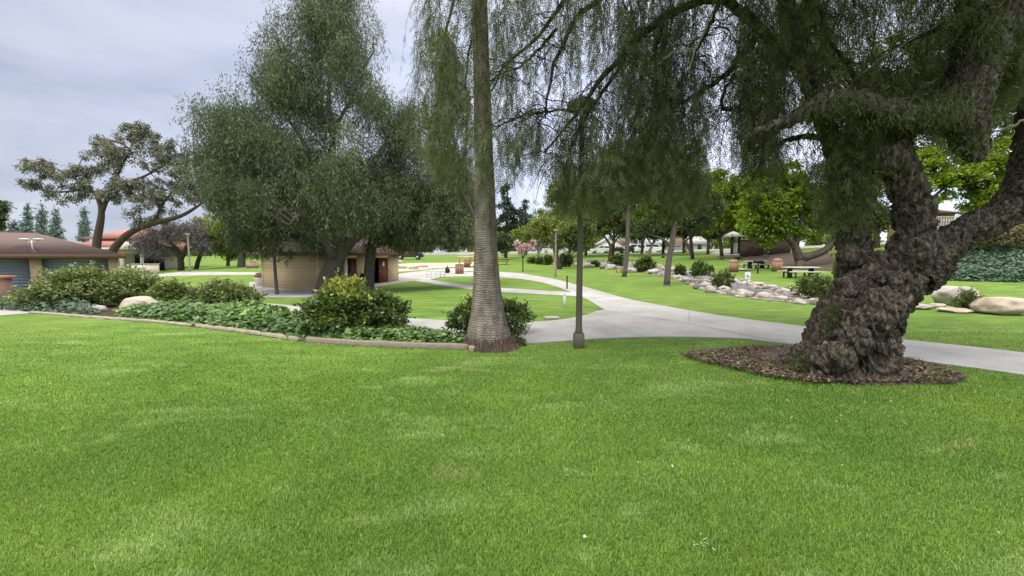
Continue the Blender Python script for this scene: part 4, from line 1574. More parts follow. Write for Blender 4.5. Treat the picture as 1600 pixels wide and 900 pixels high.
ivy_bed('ivy_cover', 'dark green broad leaved ivy filling the planter in front of the hedge', [(180, 486), (235, 472), (300, 474), (400, 482), (470, 494), (480, 510), (505, 533), (488, 535), (430, 526), (330, 512), (240, 502), (185, 496)], 13000, .115, .30, M['ivy'], bright=.45)
ivy_bed('ivy_cover', 'ivy patch between the bright shrub and the palm base', [(470, 500), (560, 505), (640, 518), (738, 532), (735, 545), (600, 541), (500, 536), (462, 520)], 8000, .095, .24, M['ivy'], bright=.55)
ivy_bed('ivy_cover', 'bluish ivy patch before the tan and blue garage at the left edge', [(-40, 468), (60, 464), (130, 470), (165, 484), (150, 496), (50, 488), (-40, 484)], 9000, .085, .34, M['ivy_blue'])

SG = 'leafy planter shrubs'
shrub('hedge_bush', 'big wide rounded hedge bush in front of the blue garage doors', 150, 474, 215, 66, 16000, (5.5, 2.8), M['shrub_warm'], .35, SG, lobes=8, sprouts=12, d=13.6)
shrub('hedge_bush', 'lower hedge bush directly right of the largest hedge bush behind the boulder', 272, 474, 80, 40, 5000, (5.5, 2.8), M['shrub_warm'], .3, SG, lobes=4, sprouts=6, d=13.2)
shrub('hedge_bush', 'olive hedge bush with drooping right end beside the young tree', 352, 478, 115, 47, 8500, (5.5, 2.8), M['shrub_warm'], .42, SG, lobes=5, sprouts=9, d=12.3)
shrub('flowering_shrub', 'bright shrub with yellow green new tips in front of the restroom', 550, 526, 166, 86, 13000, (7.5, 4.0), M['shrub'], .68, SG, lobes=6, sprouts=7, d=7.9)
shrub('flowering_shrub', 'loose shrub with arching branches behind the palm trunk', 766, 512, 128, 66, 9000, (7, 3), M['shrub'], .40, SG, lobes=5, sprouts=10, d=7.9)


def arching():
    """the drooping sprays on the right of the shrub behind the palm"""
    root = thing('trailing_plant', 'thin trailing sprays hanging beside the palm base over the path', 'plant', G(812, 538)[1])
    st, fo = MB(), MB()
    for pts in [[(780, 470), (812, 478), (822, 500), (812, 520), (806, 534)], [(790, 480), (806, 492), (808, 510), (802, 530)], [(812, 538), (825, 515), (840, 492)], [(800, 536), (815, 528), (818, 535)]]:
        w = smooth_line(np.array([P(x, y, 7.0) for x, y in pts]), 30)
        st.tube(w, np.linspace(.006, .003, 30), 5)
        if pts[-1] == (840, 492):
            continue
        p = np.repeat(w[6:], 5, 0) + rng.normal(0, .03, (120, 3))
        leaves(fo, p, unit(rng.normal(0, .6, (120, 3)) + [0, 0, -.6]), unit(rng.normal(0, 1, (120, 3))), .085 * rng.uniform(.6, 1.2, 120), .03, rng.normal(.35, .15, 120))
    st.build('stem', M['twig'], root, smooth=True)
    fo.build('foliage', M['shrub'], root)


arching()
rock('boulder', 'pale angular boulder in the ivy between the hedge bushes', 203, 489, 72, 30, M['rock_warm'], 3, 'planter rocks')
rock('boulder', 'small low rock left of the pale planter boulder', 146, 488, 30, 13, M['rock'], 4, 'planter rocks')


# ------------------------------------------------------------------ block restroom
def frame(o, ang):
    """local axes for a building turned by ang about z: returns f(x, y, z) -> world"""
    c_, s_ = math.cos(ang), math.sin(ang)
    return lambda x, y, z: np.array([o[0] + x * c_ - y * s_, o[1] + x * s_ + y * c_, o[2] + z])


def lbox(mb, fr, x0, x1, y0, y1, z0, z1):
    v = [fr(x, y, z) for z in (z0, z1) for x, y in ((x0, y0), (x1, y0), (x1, y1), (x0, y1))]
    mb.add(v, [(0, 3, 2, 1), (4, 5, 6, 7), (0, 1, 5, 4), (1, 2, 6, 5), (2, 3, 7, 6), (3, 0, 4, 7)])
    return mb


def restroom():
    C = P(500, 456, 24.2)
    C[2] = terr(C[0], C[1]) - .1
    ang = math.atan2(.94, .35)                # the front runs away to the right
    fr = frame(C, ang)                        # x along the front, y to the left (behind)
    W, D, H = 7.8, 4.9, 2.42
    root = thing('restroom_building', 'low tan block restroom with brown fascia and dark red doors', 'building', C)

    def sx(px):                                # where along the front a pixel column falls
        k = (px - 800) / F
        return (C[0] - k * C[1]) / (k * .94 - .35)
    # front wall with openings
    d1 = (sx(541), sx(558))
    d2 = (sx(582), sx(607))
    mb = MB()
    t = .2
    segs = [(0, d1[0]), (d1[1], d2[0]), (d2[1], W)]
    for a, b_ in segs:
        lbox(mb, fr, a, b_, 0, t, 0, H)
    for a, b_ in (d1, d2):
        lbox(mb, fr, a, b_, 0, t, 2.08, H)
    lbox(mb, fr, 0, W, D - t, D, 0, H)
    lbox(mb, fr, 0, t, t, D - t, 0, H)
    lbox(mb, fr, W - t, W, t, D - t, 0, H)
    wall_uv(mb.build('wall', M['block'], root))
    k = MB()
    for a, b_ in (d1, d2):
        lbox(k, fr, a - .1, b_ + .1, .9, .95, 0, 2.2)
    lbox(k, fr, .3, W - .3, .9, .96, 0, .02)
    k.build('interior_shade', M['black'], root)  # black sheets paint the shade of the unlit rooms behind the openings
    for (a, b_), mt, lab, lo, hi in ((d1, M['door_red'], 'dark red closed door', .30, 1.0), (d2, M['door_brown'], 'red brown door with small white symbol', .42, 1.0)):
        mb = MB()
        w = b_ - a
        lbox(mb, fr, a + w * lo, b_ - .02, .04, .09, .03, 2.06)
        dr = tag(mb.build('door', mt, root), lab)
        h = MB()
        lbox(h, fr, a + w * lo + .07, a + w * lo + .12, -.02, .04, 1.0, 1.12)
        h.build('handle', M['metal_grey'], dr)
        if mt is M['door_brown']:
            s_ = MB()
            x = a + w * .72
            lbox(s_, fr, x - .09, x + .09, .025, .04, 1.45, 1.78)
            s_.build('door_sign', M['sign_white'], dr)
    p = MB()
    lbox(p, fr, sx(536), sx(541), -.12, 0, 0, H)
    p.build('door_post', M['stucco'], root)
    f = MB()
    lbox(f, fr, sx(563), sx(568), -.32, 0, .75, 1.0)
    lbox(f, fr, sx(564), sx(567), -.2, 0, .1, .75)
    f.build('drinking_fountain', M['metal_dark'], root)
    # gabled roof with overhang; the gable end faces the left wall
    rf = MB()
    o = .55
    Z0, Z1 = H, H + 1.3
    q = [fr(-o, -o, Z0), fr(W + o, -o, Z0), fr(W + o, D / 2, Z1), fr(-o, D / 2, Z1), fr(W + o, D + o, Z0), fr(-o, D + o, Z0)]
    up = np.array([0, 0, .12])
    for a, b_, c_, d_ in ((0, 1, 2, 3), (3, 2, 4, 5)):
        v = [q[a], q[b_], q[c_], q[d_]]
        v = v + [p_ + up for p_ in v]
        rf.add(v, [(0, 3, 2, 1), (4, 5, 6, 7), (0, 1, 5, 4), (1, 2, 6, 5), (2, 3, 7, 6), (3, 0, 4, 7)])
    rf.build('roof', M['shingle'], root)
    for x in (0.02, W - .2):
        gb = MB()
        v = [fr(x, .02, H), fr(x, D - .02, H), fr(x, D / 2, Z1 - .12), fr(x + .18, .02, H), fr(x + .18, D - .02, H), fr(x + .18, D / 2, Z1 - .12)]
        gb.add(v, [(0, 1, 4, 3), (1, 2, 5, 4), (2, 0, 3, 5)], [(0, 2, 1), (3, 4, 5)])
        gb.build('gable', M['stucco'], root)
    fs = MB()
    lbox(fs, fr, -o - .04, W + o + .04, -o - .05, -o, Z0 - .16, Z0 + .14)
    lbox(fs, fr, -o - .04, -o, -o, D + o, Z0 - .16, Z0 + .08)
    lbox(fs, fr, -o, W + o, -o, -.01, Z0 - .1, Z0 - .06)
    fs.build('fascia', M['fascia'], root)


restroom()


# ------------------------------------------------------------------ garage and buildings on the left
def hip_roof(mb, fr, x0, x1, y0, y1, z0, z1, ins):
    """hip roof over a rectangle, ridge along x"""
    ym = (y0 + y1) / 2
    v = [fr(x0, y0, z0), fr(x1, y0, z0), fr(x1, y1, z0), fr(x0, y1, z0), fr(x0 + ins, ym, z1), fr(x1 - ins, ym, z1)]
    mb.add(v, [(0, 1, 5, 4), (2, 3, 4, 5), (0, 3, 2, 1)], [(1, 2, 5), (3, 0, 4)])
    return mb


def garage():
    d = 27.0
    a = P(187, 450, d)
    g0 = -.95
    o = np.array([a[0], a[1], g0])
    root = thing('garage_building', 'brown shingled garage with tan pillars and blue grey roller doors', 'building', o)
    ang = math.radians(44)
    fr = frame(o, ang)
    H = 2.42
    W = 16.0
    k = d / F

    def along(px):
        t_ = (px - 800) / F
        return (t_ * o[1] - o[0]) / (math.cos(ang) - t_ * math.sin(ang))
    w = MB()
    lbox(w, fr, -W, -.02, .35, .55, 0, H)
    lbox(w, fr, -.25, -.02, .55, 7, 0, H)
    lbox(w, fr, -W, -.25, 6.8, 7, 0, H)
    w.build('wall', M['stucco_tan'], root)
    xs = [along(178), along(57)]
    step = xs[0] - xs[1]
    xs += [xs[1] - step, xs[1] - 2 * step, xs[1] - 3 * step]
    for x in xs:
        p = MB()
        lbox(p, fr, x - .24, x + .24, -.10, .35, 0, H)
        p.build('pillar', M['stucco_tan'], root)
    for a_, b_ in zip(xs[:-1], xs[1:]):
        dr = MB()
        for i in range(12):
            z = i * H / 12.6
            lbox(dr, fr, b_ + .25, a_ - .25, .26 + .01 * (i % 2), .34, z + .004, z + H / 12.6)
        dr.build('roller_door', M['shutter'], root)
        ln = MB()
        lbox(ln, fr, b_ + .25, a_ - .25, .12, .34, H - .16, H - .004)
        ln.build('door_lintel', M['fascia'], root)
    rf = MB()
    hip_roof(rf, fr, -W, .4, -.6, 7.6, H + .12, H + 1.62, 4.3)
    rf.build('roof', M['shingle'], root)
    f = MB()
    lbox(f, fr, -W, .43, -.64, -.58, H - .12, H + .16)
    lbox(f, fr, .39, .45, -.58, 7.6, H - .12, H + .16)
    lbox(f, fr, -W, .39, -.58, .34, H - .04, H)
    f.build('fascia', M['fascia'], root)
    c = MB()
    v0, v1 = fr(-W + 4.2, 3.5, H + 1.61), fr(-3.9, 3.5, H + 1.61)
    c.box(((v0 + v1) / 2), (np.linalg.norm(v1 - v0), .22, .07), ang)
    c.build('ridge_cap', M['shingle'], root)
    # white twin-armed fixture standing on the roof slope
    b = fr(along(53), .3, H + .30)
    k = b[1] / F
    at = thing('roof_antenna', 'white twin armed fixture standing on the brown garage roof', 'antenna', b)
    m = MB()
    m.cyl(b - [0, 0, .1], .03, .03, 18 * k + .1, 8)
    m.box(b + [0, 0, .03], (.55, .3, .06))
    m.build('mast', M['metal_white'], at)
    for sx_ in (-1, 1):
        m = MB()
        e = b + [sx_ * .42, 0, 19 * k]
        m.tube([b + [0, 0, 15 * k], b + [sx_ * .25, 0, 15.5 * k], e], [.025, .025, .025], 6)
        m.lathe(e - [0, 0, .03], [(.10, 0), (.25, .03), (.25, .08), (.08, .11)], 12)
        m.build('arm', M['metal_white'], at)


garage()


def tile_building():
    d = 52.0
    k = d / F
    o = P(155, 420, d)
    o[2] = terr(o[0], o[1]) - .2
    root = thing('tile_roof_building', 'cream building with red tile roofs and a shaded porch behind the garage', 'building', o)
    fr = frame(o, 0)

    def X(px):
        return (px - 155) * k

    def Z(py):
        return P(0, py, d)[2] - o[2]
    w = MB()
    lbox(w, fr, X(90), X(186), 3, 10, 0, Z(381))
    lbox(w, fr, X(98), X(196), 4, 9, Z(381), Z(371))
    w.build('wall', M['stucco'], root)
    r = MB()
    hip_roof(r, fr, X(92), X(208), 2.6, 10.4, Z(371.5), Z(352), 4.0)
    r.build('roof', M['tile_red'], root)
    r = MB()
    hip_roof(r, fr, X(86), X(236), -.8, 11.5, Z(388), Z(367), 3.5)
    r.build('roof', M['tile_red'], root)
    f = MB()
    lbox(f, fr, X(86), X(236), -.86, -.78, Z(390.5), Z(387))
    f.build('fascia', M['stucco_white'], root)
    p = MB()
    lbox(p, fr, X(184), X(221), -.5, .3, Z(397), Z(388))
    p.build('porch_beam', M['stucco_tan'], root)
    g = MB()
    v = [fr(X(182), -.55, Z(388)), fr(X(222), -.55, Z(388)), fr(X(200), -.55, Z(378)), fr(X(182), .2, Z(388)), fr(X(222), .2, Z(388)), fr(X(200), .2, Z(378))]
    g.add(v, [(0, 1, 4, 3), (1, 2, 5, 4), (2, 0, 3, 5)], [(0, 2, 1), (3, 4, 5)])
    g.build('porch_gable', M['stucco_white'], root)
    for px in (194, 197, 226):
        c = MB()
        x = X(px)
        lbox(c, fr, x - .12, x + .12, -.4, -.16, 0, Z(390))
        c.build('porch_post', M['stucco_white'], root)
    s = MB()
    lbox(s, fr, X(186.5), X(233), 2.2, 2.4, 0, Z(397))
    s.build('porch_shade', M['black'], root)  # black slab puts the porch's shade into the colour
    # low wall with a plaque
    b = G(228, 429)[1]
    dd = b[1]
    kk = dd / F
    lw = thing('low_wall', 'low cream garden wall with white plaque beside the porch', 'wall', b)
    m = MB()
    m.box(b + [0, 0, .5], (39 * kk, .35, 1.15))
    m.build('wall_body', M['stucco'], lw)
    m = MB()
    m.box(b + [0, 0, 1.10], (40.5 * kk, .45, .07))
    m.build('wall_cap', M['concrete'], lw)
    m = MB()
    m.box(b + [-.2, -.19, .78], (.95, .02, .35))
    m.build('plaque', M['sign_white'], lw)


tile_building()
b = G(0, 474)[1]
br = thing('brick_pillar', 'orange brick pillar with flared cap at the left edge of the ivy', 'pillar', P(-8, 470, 14.5))
m = MB()
o = np.array(br.location)
m.box(o + [0, 0, .25], (.62, .62, 1.3))
wall_uv(m.build('pillar_shaft', M['brick_red'], br))
m = MB()
m.box(o + [0, 0, .86], (.80, .80, .10), bevel=.01)
m.build('pillar_cap', solid('terracotta_cap', (.46, .22, .13), .85), br)


# ------------------------------------------------------------------ trees behind
def pepper_weeping(name, label, base, d, limbs, poly, ns, mat, bark, leaf=(.19, .034), lenpx=(24, 75), thick=.8, seed=1, thin_top=None, group=None):
    """a weeping pepper tree: strands hang from points spread through the crown's volume"""
    r = np.random.default_rng(seed)
    k = d / F
    b = P(base[0], base[1], d)
    b[2] = terr(b[0], b[1]) - .05
    root = thing(name, label, 'tree', b, group=group)
    tr = MB()
    cent = []
    for L_ in limbs:
        c_ = limb(tr, L_, d, 12, len(L_) * 5)
        cent.append(c_[len(c_) // 4:])
    z0 = P(limbs[0][0][0], limbs[0][0][1], d)
    r0 = limbs[0][0][2] * k
    tr.lathe((z0[0], z0[1], b[2] - .1), [(r0 * 1.25, 0), (r0 * 1.1, .2), (r0 * .98, max(.4, z0[2] - b[2] + .3))], 14)
    cent = np.concatenate(cent)
    poly = np.array(poly, float)
    lo, hi = poly.min(0), poly.max(0)
    x = r.uniform(lo[0], hi[0], ns * 4)
    y = r.uniform(lo[1], hi[1], ns * 4)
    kp = inpoly(x, y, poly)
    x, y = x[kp], y[kp]
    # clumped: more strands where the noise is high, gaps where it is low
    dn = vnoise(np.c_[x / 25, y / 29, 0 * x + seed], 1, 41) * .65 + vnoise(np.c_[x / 13, y / 15, 0 * x + seed], 1, 42) * .35
    thr = .30 if thin_top is None else np.interp(y, thin_top[0], thin_top[1])
    kp = dn > thr * r.uniform(.75, 1.25, len(x))
    nsp = max(12, ns // 24)
    order = np.argsort(-(dn[kp] + r.normal(0, .33, kp.sum())))      # sprays gather where the crown is thick
    x, y = x[kp][order], y[kp][order]
    kp = np.ones(len(x), bool)
    x, y = x[kp][:nsp], y[kp][:nsp]
    n = len(x)
    # half width of the crown at each height -> depth of the crown there
    rows = np.linspace(lo[1], hi[1], 60)
    hw = []
    for yy in rows:
        xx = np.linspace(lo[0], hi[0], 200)
        ins = inpoly(xx, np.full(200, yy), poly)
        hw.append((xx[ins].min(), xx[ins].max()) if ins.any() else (0, 0))
    hw = np.array(hw)
    xl = np.interp(y, rows, hw[:, 0])
    xr = np.interp(y, rows, hw[:, 1])
    mid, half = (xl + xr) / 2, np.maximum((xr - xl) / 2, 10)
    q = np.clip(1 - ((x - mid) / half) ** 2, 0, 1) ** .5
    dd = d + r.uniform(-1, 1, n) * half * k * q * thick
    st = np.array([P(a, b_, d) for a, b_ in zip(x, y)])
    st[:, 1] += dd - d
    # each spray: an arching branchlet with a couple of dozen hanging strands
    cen, per = st, 24
    sa = np.where(r.random(n) < .75, np.arctan2(cen[:, 1] - b[1], cen[:, 0] - b[0]) + r.normal(0, .7, n), r.uniform(0, 6.28, n))
    sl = r.uniform(.6, 1.9, n) * (25 * k / 1.0)
    i0 = np.repeat(np.arange(n), per)
    u_ = r.uniform(-.35, 1, n * per)
    hd = np.c_[np.cos(sa), np.sin(sa), 0 * sa][i0]
    st = cen[i0] + hd * (u_ * sl[i0])[:, None] + np.array([0, 0, 1.]) * ((.30 * u_ - .42 * u_ ** 2) * sl[i0])[:, None] + r.normal(0, .13, (n * per, 3)) * (25 * k)
    spray_tint = r.normal(0, .16, n)[i0]
    n = n * per
    x, y, _ = to_px(st)
    bot = np.array([[yy for yy in (rows[(hw[:, 0] <= q_) & (hw[:, 1] >= q_)][-1:] if ((hw[:, 0] <= q_) & (hw[:, 1] >= q_)).any() else [hi[1]])][0] for q_ in np.arange(lo[0], hi[0] + 1, 2.)])
    yb_ = np.interp(x, np.arange(lo[0], hi[0] + 1, 2.), bot)
    ln = np.minimum(r.uniform(*lenpx, n), np.maximum(yb_ - y + r.uniform(-4, 16, n), 7)) * k
    m = 24
    i = np.repeat(np.arange(n), m)
    t = r.random(n * m)
    az = r.uniform(0, 6.28, n)
    h = np.c_[np.cos(az), np.sin(az), 0 * az] * r.uniform(.2, .7, n)[:, None]
    p = st[i] + h[i] * (ln[i] * (1 - (1 - t) ** 2))[:, None] + np.array([0, 0, -1.]) * (ln[i] * (t ** 1.4 - .25))[:, None]
    p += r.normal(0, .07, p.shape)
    D = unit(r.normal(0, .55, p.shape) + h[i] * .6 + [0, 0, -.9])
    tint = np.clip(r.normal(.42, .15, n * m) + (spray_tint + r.normal(0, .06, n))[i], 0, 1)
    s_ = r.uniform(.6, 1.3, n * m)
    qx, qy, _ = to_px(p)
    sx_, sy_ = r.normal(0, 13, n), r.normal(0, 12, n)
    spx, spy = np.repeat(r.normal(0, 15, n // per), per), np.repeat(r.normal(0, 13, n // per), per)
    jx, jy = qx + (sx_ + spx)[i] + r.normal(0, 3, len(p)), qy + (sy_ + spy)[i] + r.normal(0, 3, len(p)) - 4
    ok = inpoly(jx, jy, poly) & (qy < np.interp(qx, np.arange(lo[0], hi[0] + 1, 2.), bot) + r.uniform(2, 16, n)[i])
    p, D, tint, s_ = p[ok], D[ok], tint[ok], s_[ok]
    cr = MB()
    leaves(cr, p, D, unit(r.normal(0, 1, p.shape)), leaf[0] * s_, leaf[1] * s_, tint)
    # boughs feeding the strands
    mm = min(len(cen), 420)
    cc = cen[:mm]
    near = cent[np.argmin(((cent[None] - cc[:, None]) ** 2).sum(-1) + 6 * np.maximum(cent[None, :, 2] - cc[:, None, 2], 0), 1)]
    t = np.linspace(0, 1, 6)[None, :, None]
    pts = near[:, None] * (1 - t) + cc[:, None] * t
    pts[..., 2] += np.sin(t[..., 0] * np.pi) * .10 * np.linalg.norm(cc - near, axis=1)[:, None]
    pts[:, 1:5] += r.normal(0, .08, (mm, 4, 3))
    tubes3(tr, pts, np.linspace(.045, .010, 6)[None] * np.ones((mm, 1)))
    tr.build('trunk', bark, root, smooth=True)
    cr.build('crown', mat, root)
    return root


POLY_A = [(296, 168), (318, 148), (335, 146), (356, 170), (376, 150), (392, 118), (388, 92), (402, 74), (408, 40), (420, 16), (442, 18), (456, 36), (470, 22), (480, -30), (500, -70), (560, -70), (585, -10), (592, 40), (596, 80), (608, 110), (604, 165), (628, 175), (640, 220),
          (650, 300), (640, 360), (600, 366), (560, 360), (535, 380), (515, 404), (498, 396), (488, 366), (470, 350), (440, 346), (412, 356), (398, 380), (376, 398), (354, 378), (340, 330), (318, 320), (308, 285), (300, 240), (318, 215)]
pepper_weeping('pepper_tree', 'tall weeping pepper tree with dense blue green crown before the restroom', (512, 462), 21.5,
               [[(508, 466, 17), (512, 440, 16), (524, 410, 14), (534, 370, 10), (526, 310, 7.5), (517, 260, 6), (521, 210, 4.5), (512, 165, 3.6), (517, 120, 3), (511, 80, 2.4), (519, 40, 2), (525, -40, 1.4)],
                [(530, 370, 9), (500, 300, 7), (455, 250, 5), (405, 205, 3.5), (340, 185, 2)], [(522, 320, 7), (470, 290, 5), (420, 268, 4), (365, 285, 2)],
                [(530, 330, 8), (575, 270, 5), (605, 220, 3)], [(518, 225, 3.4), (530, 185, 2.8), (553, 150, 2.4), (564, 110, 1.8), (585, 80, 1.2)], [(516, 205, 3.4), (492, 170, 2.8), (474, 130, 2.4), (450, 100, 1.8), (425, 50, 1.1)], [(526, 300, 4.4), (490, 250, 3.6), (456, 190, 2.8), (424, 165, 2), (398, 120, 1.2)],
                [(510, 445, 10), (540, 380, 7), (600, 345, 5), (640, 330, 3)], [(520, 400, 7, -.6), (498, 350, 5, -2), (470, 330, 4, -3), (452, 352, 2, -3.4)]],
               POLY_A, 15500, M['pepper_far'], M['bark_grey'], seed=3, thin_top=([-80, 120, 240, 330], [.56, .54, .48, .34]))
POLY_B = [(592, 250), (606, 190), (626, 150), (640, 140), (652, 178), (664, 215), (680, 240), (700, 232), (722, 256), (742, 290), (750, 330), (746, 372), (726, 380), (690, 384), (660, 382), (628, 392), (596, 372), (560, 392), (560, 330)]
pepper_weeping('pepper_tree', 'weeping pepper tree with smooth grey trunk beside the restroom door', (577, 447), 23.0,
               [[(576, 450, 8.5), (577, 420, 8), (580, 390, 7.5), (588, 350, 6.5), (604, 300, 5), (625, 240, 3.5), (636, 180, 2)], [(590, 340, 5), (640, 300, 4), (690, 280, 3), (725, 300, 1.5)], [(582, 380, 4), (620, 350, 3), (670, 345, 2)]],
               POLY_B, 7800, M['pepper_olive'], M['bark_grey'], seed=5, thin_top=([100, 260, 330], [.42, .30, .22]))
POLY_C = [(664, 40), (690, 20), (712, 60), (730, 130), (742, 200), (742, 270), (742, 330), (716, 330), (690, 280), (668, 240), (662, 190), (676, 130)]
pepper_weeping('pepper_tree', 'slender airy pepper tree rising just left of the palm trunk', (757, 470), 15.0,
               [[(757, 472, 4), (756, 420, 3.6), (748, 350, 3.2), (716, 290, 2.6), (690, 240, 2.2), (680, 180, 1.6), (690, 90, 1)], [(716, 290, 2), (728, 230, 1.5), (732, 150, 1)]],
               POLY_C, 1500, M['pepper_olive'], M['bark_grey'], seed=8, leaf=(.15, .024), lenpx=(24, 70), thin_top=([0, 300], [.46, .36]))
pepper_weeping('young_tree', 'young weeping tree with thin trunk standing before the restroom side wall', (432, 463), 20.6,
               [[(433, 463, 2.8), (431, 440, 2.5), (429, 410, 2.2), (428, 385, 1.8), (430, 360, 1.2)], [(429, 400, 1.5), (445, 380, 1), (456, 385, .6)], [(429, 405, 1.3), (418, 390, 1), (410, 398, .6)]],
               [(404, 380), (412, 364), (430, 352), (450, 362), (466, 378), (466, 400), (452, 412), (440, 398), (424, 398), (412, 414), (402, 400)], 300, M['pepper_olive'], M['bark_grey'], seed=9, leaf=(.17, .028), lenpx=(12, 36))

tree('eucalyptus_tree', 'spreading grey green eucalyptus with leaning trunks behind the garage roof', (165, 404), 45.0,
     [[(150, 400, 5.6), (152, 372, 5), (157, 348, 4.6), (160, 325, 3.6), (148, 300, 2.4), (120, 280, 1.5), (85, 262, .8)], [(158, 335, 3.2), (172, 300, 2.2), (190, 260, 1.6), (215, 210, .8)],
      [(170, 402, 5.5), (185, 378, 5), (210, 358, 4.6), (250, 346, 4), (285, 338, 3), (315, 318, 1.6)], [(162, 318, 2.6), (200, 285, 1.9), (240, 270, 1.4), (275, 240, .8)], [(240, 348, 2.6), (255, 315, 1.8), (280, 290, 1)], [(140, 292, 2.4), (110, 300, 1.6), (70, 300, .9)]],
     [(72, 262, 40, 20), (112, 285, 42, 24), (50, 258, 20, 12), (60, 285, 28, 16), (135, 260, 30, 20), (185, 245, 40, 34), (212, 215, 34, 26), (240, 225, 24, 22), (170, 290, 36, 26), (205, 300, 40, 30), (250, 305, 42, 30), (285, 290, 34, 34), (285, 262, 26, 24),
      (225, 200, 30, 16), (265, 235, 26, 20), (300, 275, 24, 22), (296, 312, 30, 24), (250, 250, 30, 24), (225, 340, 34, 16), (120, 312, 22, 12), (165, 225, 26, 18), (80, 302, 18, 8)],
     32000, (4.4, 1.4), M['eucalyptus'], M['bark_brown'], droop=.45, nclump=330, clump_px=5.6, twig_px=.6, hollow=.1)

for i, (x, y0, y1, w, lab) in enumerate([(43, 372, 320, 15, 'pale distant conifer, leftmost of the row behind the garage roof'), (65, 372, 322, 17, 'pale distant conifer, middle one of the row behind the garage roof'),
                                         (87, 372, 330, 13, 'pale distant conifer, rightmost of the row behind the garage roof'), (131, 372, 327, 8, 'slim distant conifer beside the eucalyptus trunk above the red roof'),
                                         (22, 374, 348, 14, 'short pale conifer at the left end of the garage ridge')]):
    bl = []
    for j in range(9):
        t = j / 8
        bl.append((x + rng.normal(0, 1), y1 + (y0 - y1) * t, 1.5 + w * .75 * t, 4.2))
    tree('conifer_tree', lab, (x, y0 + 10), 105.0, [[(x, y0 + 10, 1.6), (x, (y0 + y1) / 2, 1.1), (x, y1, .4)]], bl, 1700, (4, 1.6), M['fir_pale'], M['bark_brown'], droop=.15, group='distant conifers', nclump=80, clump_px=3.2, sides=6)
tree('dark_tree', 'dark evergreen crown cut by the left edge above the garage roof', (-8, 392), 60.0, [[(-8, 400, 4), (-8, 360, 3), (-6, 318, 1.5)]],
     [(-6, 322, 14, 16), (-8, 340, 18, 16), (-10, 352, 20, 12)], 2600, (4.5, 2), M['dark'], M['bark_brown'], nclump=40)
tree('bare_tree', 'leafless purplish tree with a haze of fine twigs left of the far lamp', (283, 424), 50.0,
     [[(283, 424, 4.5), (283, 405, 4), (275, 388, 3), (258, 370, 2), (235, 356, 1)], [(283, 405, 3.5), (295, 380, 2.5), (305, 355, 1.2)], [(280, 395, 3), (262, 385, 2), (228, 378, 1)], [(284, 398, 2.5), (308, 385, 1.8), (322, 365, 1)]],
     [(240, 372, 34, 20), (270, 362, 34, 24), (300, 362, 28, 24), (225, 388, 22, 16), (255, 392, 34, 16), (310, 385, 20, 18)], 8500, (7, .75), M['bare'], M['bark_brown'], nclump=200, clump_px=9, twig_px=.45, up=.2, hollow=.1)
TG = 'trees beyond the left lawn'
tree('broadleaf_tree', 'olive green tree with curved trunk just right of the far left lamp', (308, 424), 52.0, [[(306, 424, 3.2), (310, 405, 3), (318, 390, 2.5), (326, 370, 1.5)], [(314, 395, 2), (304, 372, 1.3)]],
     [(330, 352, 26, 22), (318, 372, 22, 16), (345, 372, 28, 18), (355, 390, 22, 12)], 5200, (4.2, 1.8), M['yellow'], M['bark_brown'], group=TG, droop=.3, nclump=70)
tree('broadleaf_tree', 'dark green tree with pale trunk left of the restroom wall', (377, 421), 50.0, [[(377, 421, 6), (378, 400, 5), (380, 375, 3.5), (384, 350, 2)], [(378, 395, 3.5), (362, 375, 2)]],
     [(375, 370, 34, 24), (395, 385, 24, 18), (355, 388, 26, 16), (385, 352, 26, 22)], 6500, (4.2, 1.8), M['mid'], M['bark_grey'], group=TG, droop=.4, nclump=80)
tree('broadleaf_tree', 'slim dark trunked tree between the curved tree and the restroom', (356, 418), 58.0, [[(356, 419, 2.6), (357, 395, 2.2), (354, 365, 1.5)]],
     [(352, 378, 22, 18), (365, 390, 18, 12)], 2600, (4, 1.8), M['mid'], M['bark_brown'], group=TG, droop=.3, nclump=40)

CG = 'trees across the middle of the park'
tree('conifer_tree', 'tall dark cypress like tree just right of the palm trunk', (790, 410), 72.0, [[(790, 412, 3), (791, 370, 2.4), (793, 300, 1)]],
     [(792, 305, 11, 20), (790, 330, 17, 20), (788, 352, 22, 18), (786, 374, 22, 16), (810, 345, 14, 24), (818, 362, 16, 18)], 6500, (4.2, 1.8), M['fir'], M['bark_brown'], group=CG, nclump=110, clump_px=5)
tree('conifer_tree', 'dark conifer with pointed top behind the yellow green tree', (822, 405), 85.0, [[(822, 408, 2), (821, 350, 1.5), (820, 312, .6)]],
     [(820, 322, 7, 10), (820, 338, 12, 12), (822, 355, 17, 14), (824, 372, 18, 12)], 3200, (4, 1.6), M['fir'], M['bark_brown'], group=CG, nclump=60, clump_px=4)
tree('broadleaf_tree', 'wide yellow green tree above the pink blossom', (842, 408), 62.0, [[(838, 409, 2.6), (842, 392, 2.4), (850, 372, 1.8), (858, 350, 1)], [(842, 390, 2), (828, 368, 1)], [(846, 385, 2), (872, 365, 1)]],
     [(850, 350, 26, 14), (830, 362, 26, 13), (868, 362, 30, 15), (845, 378, 30, 10), (885, 350, 22, 16), (812, 370, 16, 8)], 6500, (4.2, 2), M['yellow'], M['bark_pale'], group=CG, nclump=110, clump_px=6)
tree('broadleaf_tree', 'dark crowned tree with leaning trunk behind the far lamp', (873, 420), 48.0, [[(875, 421, 4), (871, 405, 3.6), (866, 388, 3), (862, 365, 2)], [(868, 392, 2.5), (885, 372, 1.5)]],
     [(890, 378, 24, 14), (905, 362, 26, 18), (880, 365, 20, 10), (910, 385, 18, 10)], 5200, (4.2, 2), M['mid'], M['bark_brown'], group=CG, nclump=80, clump_px=6)
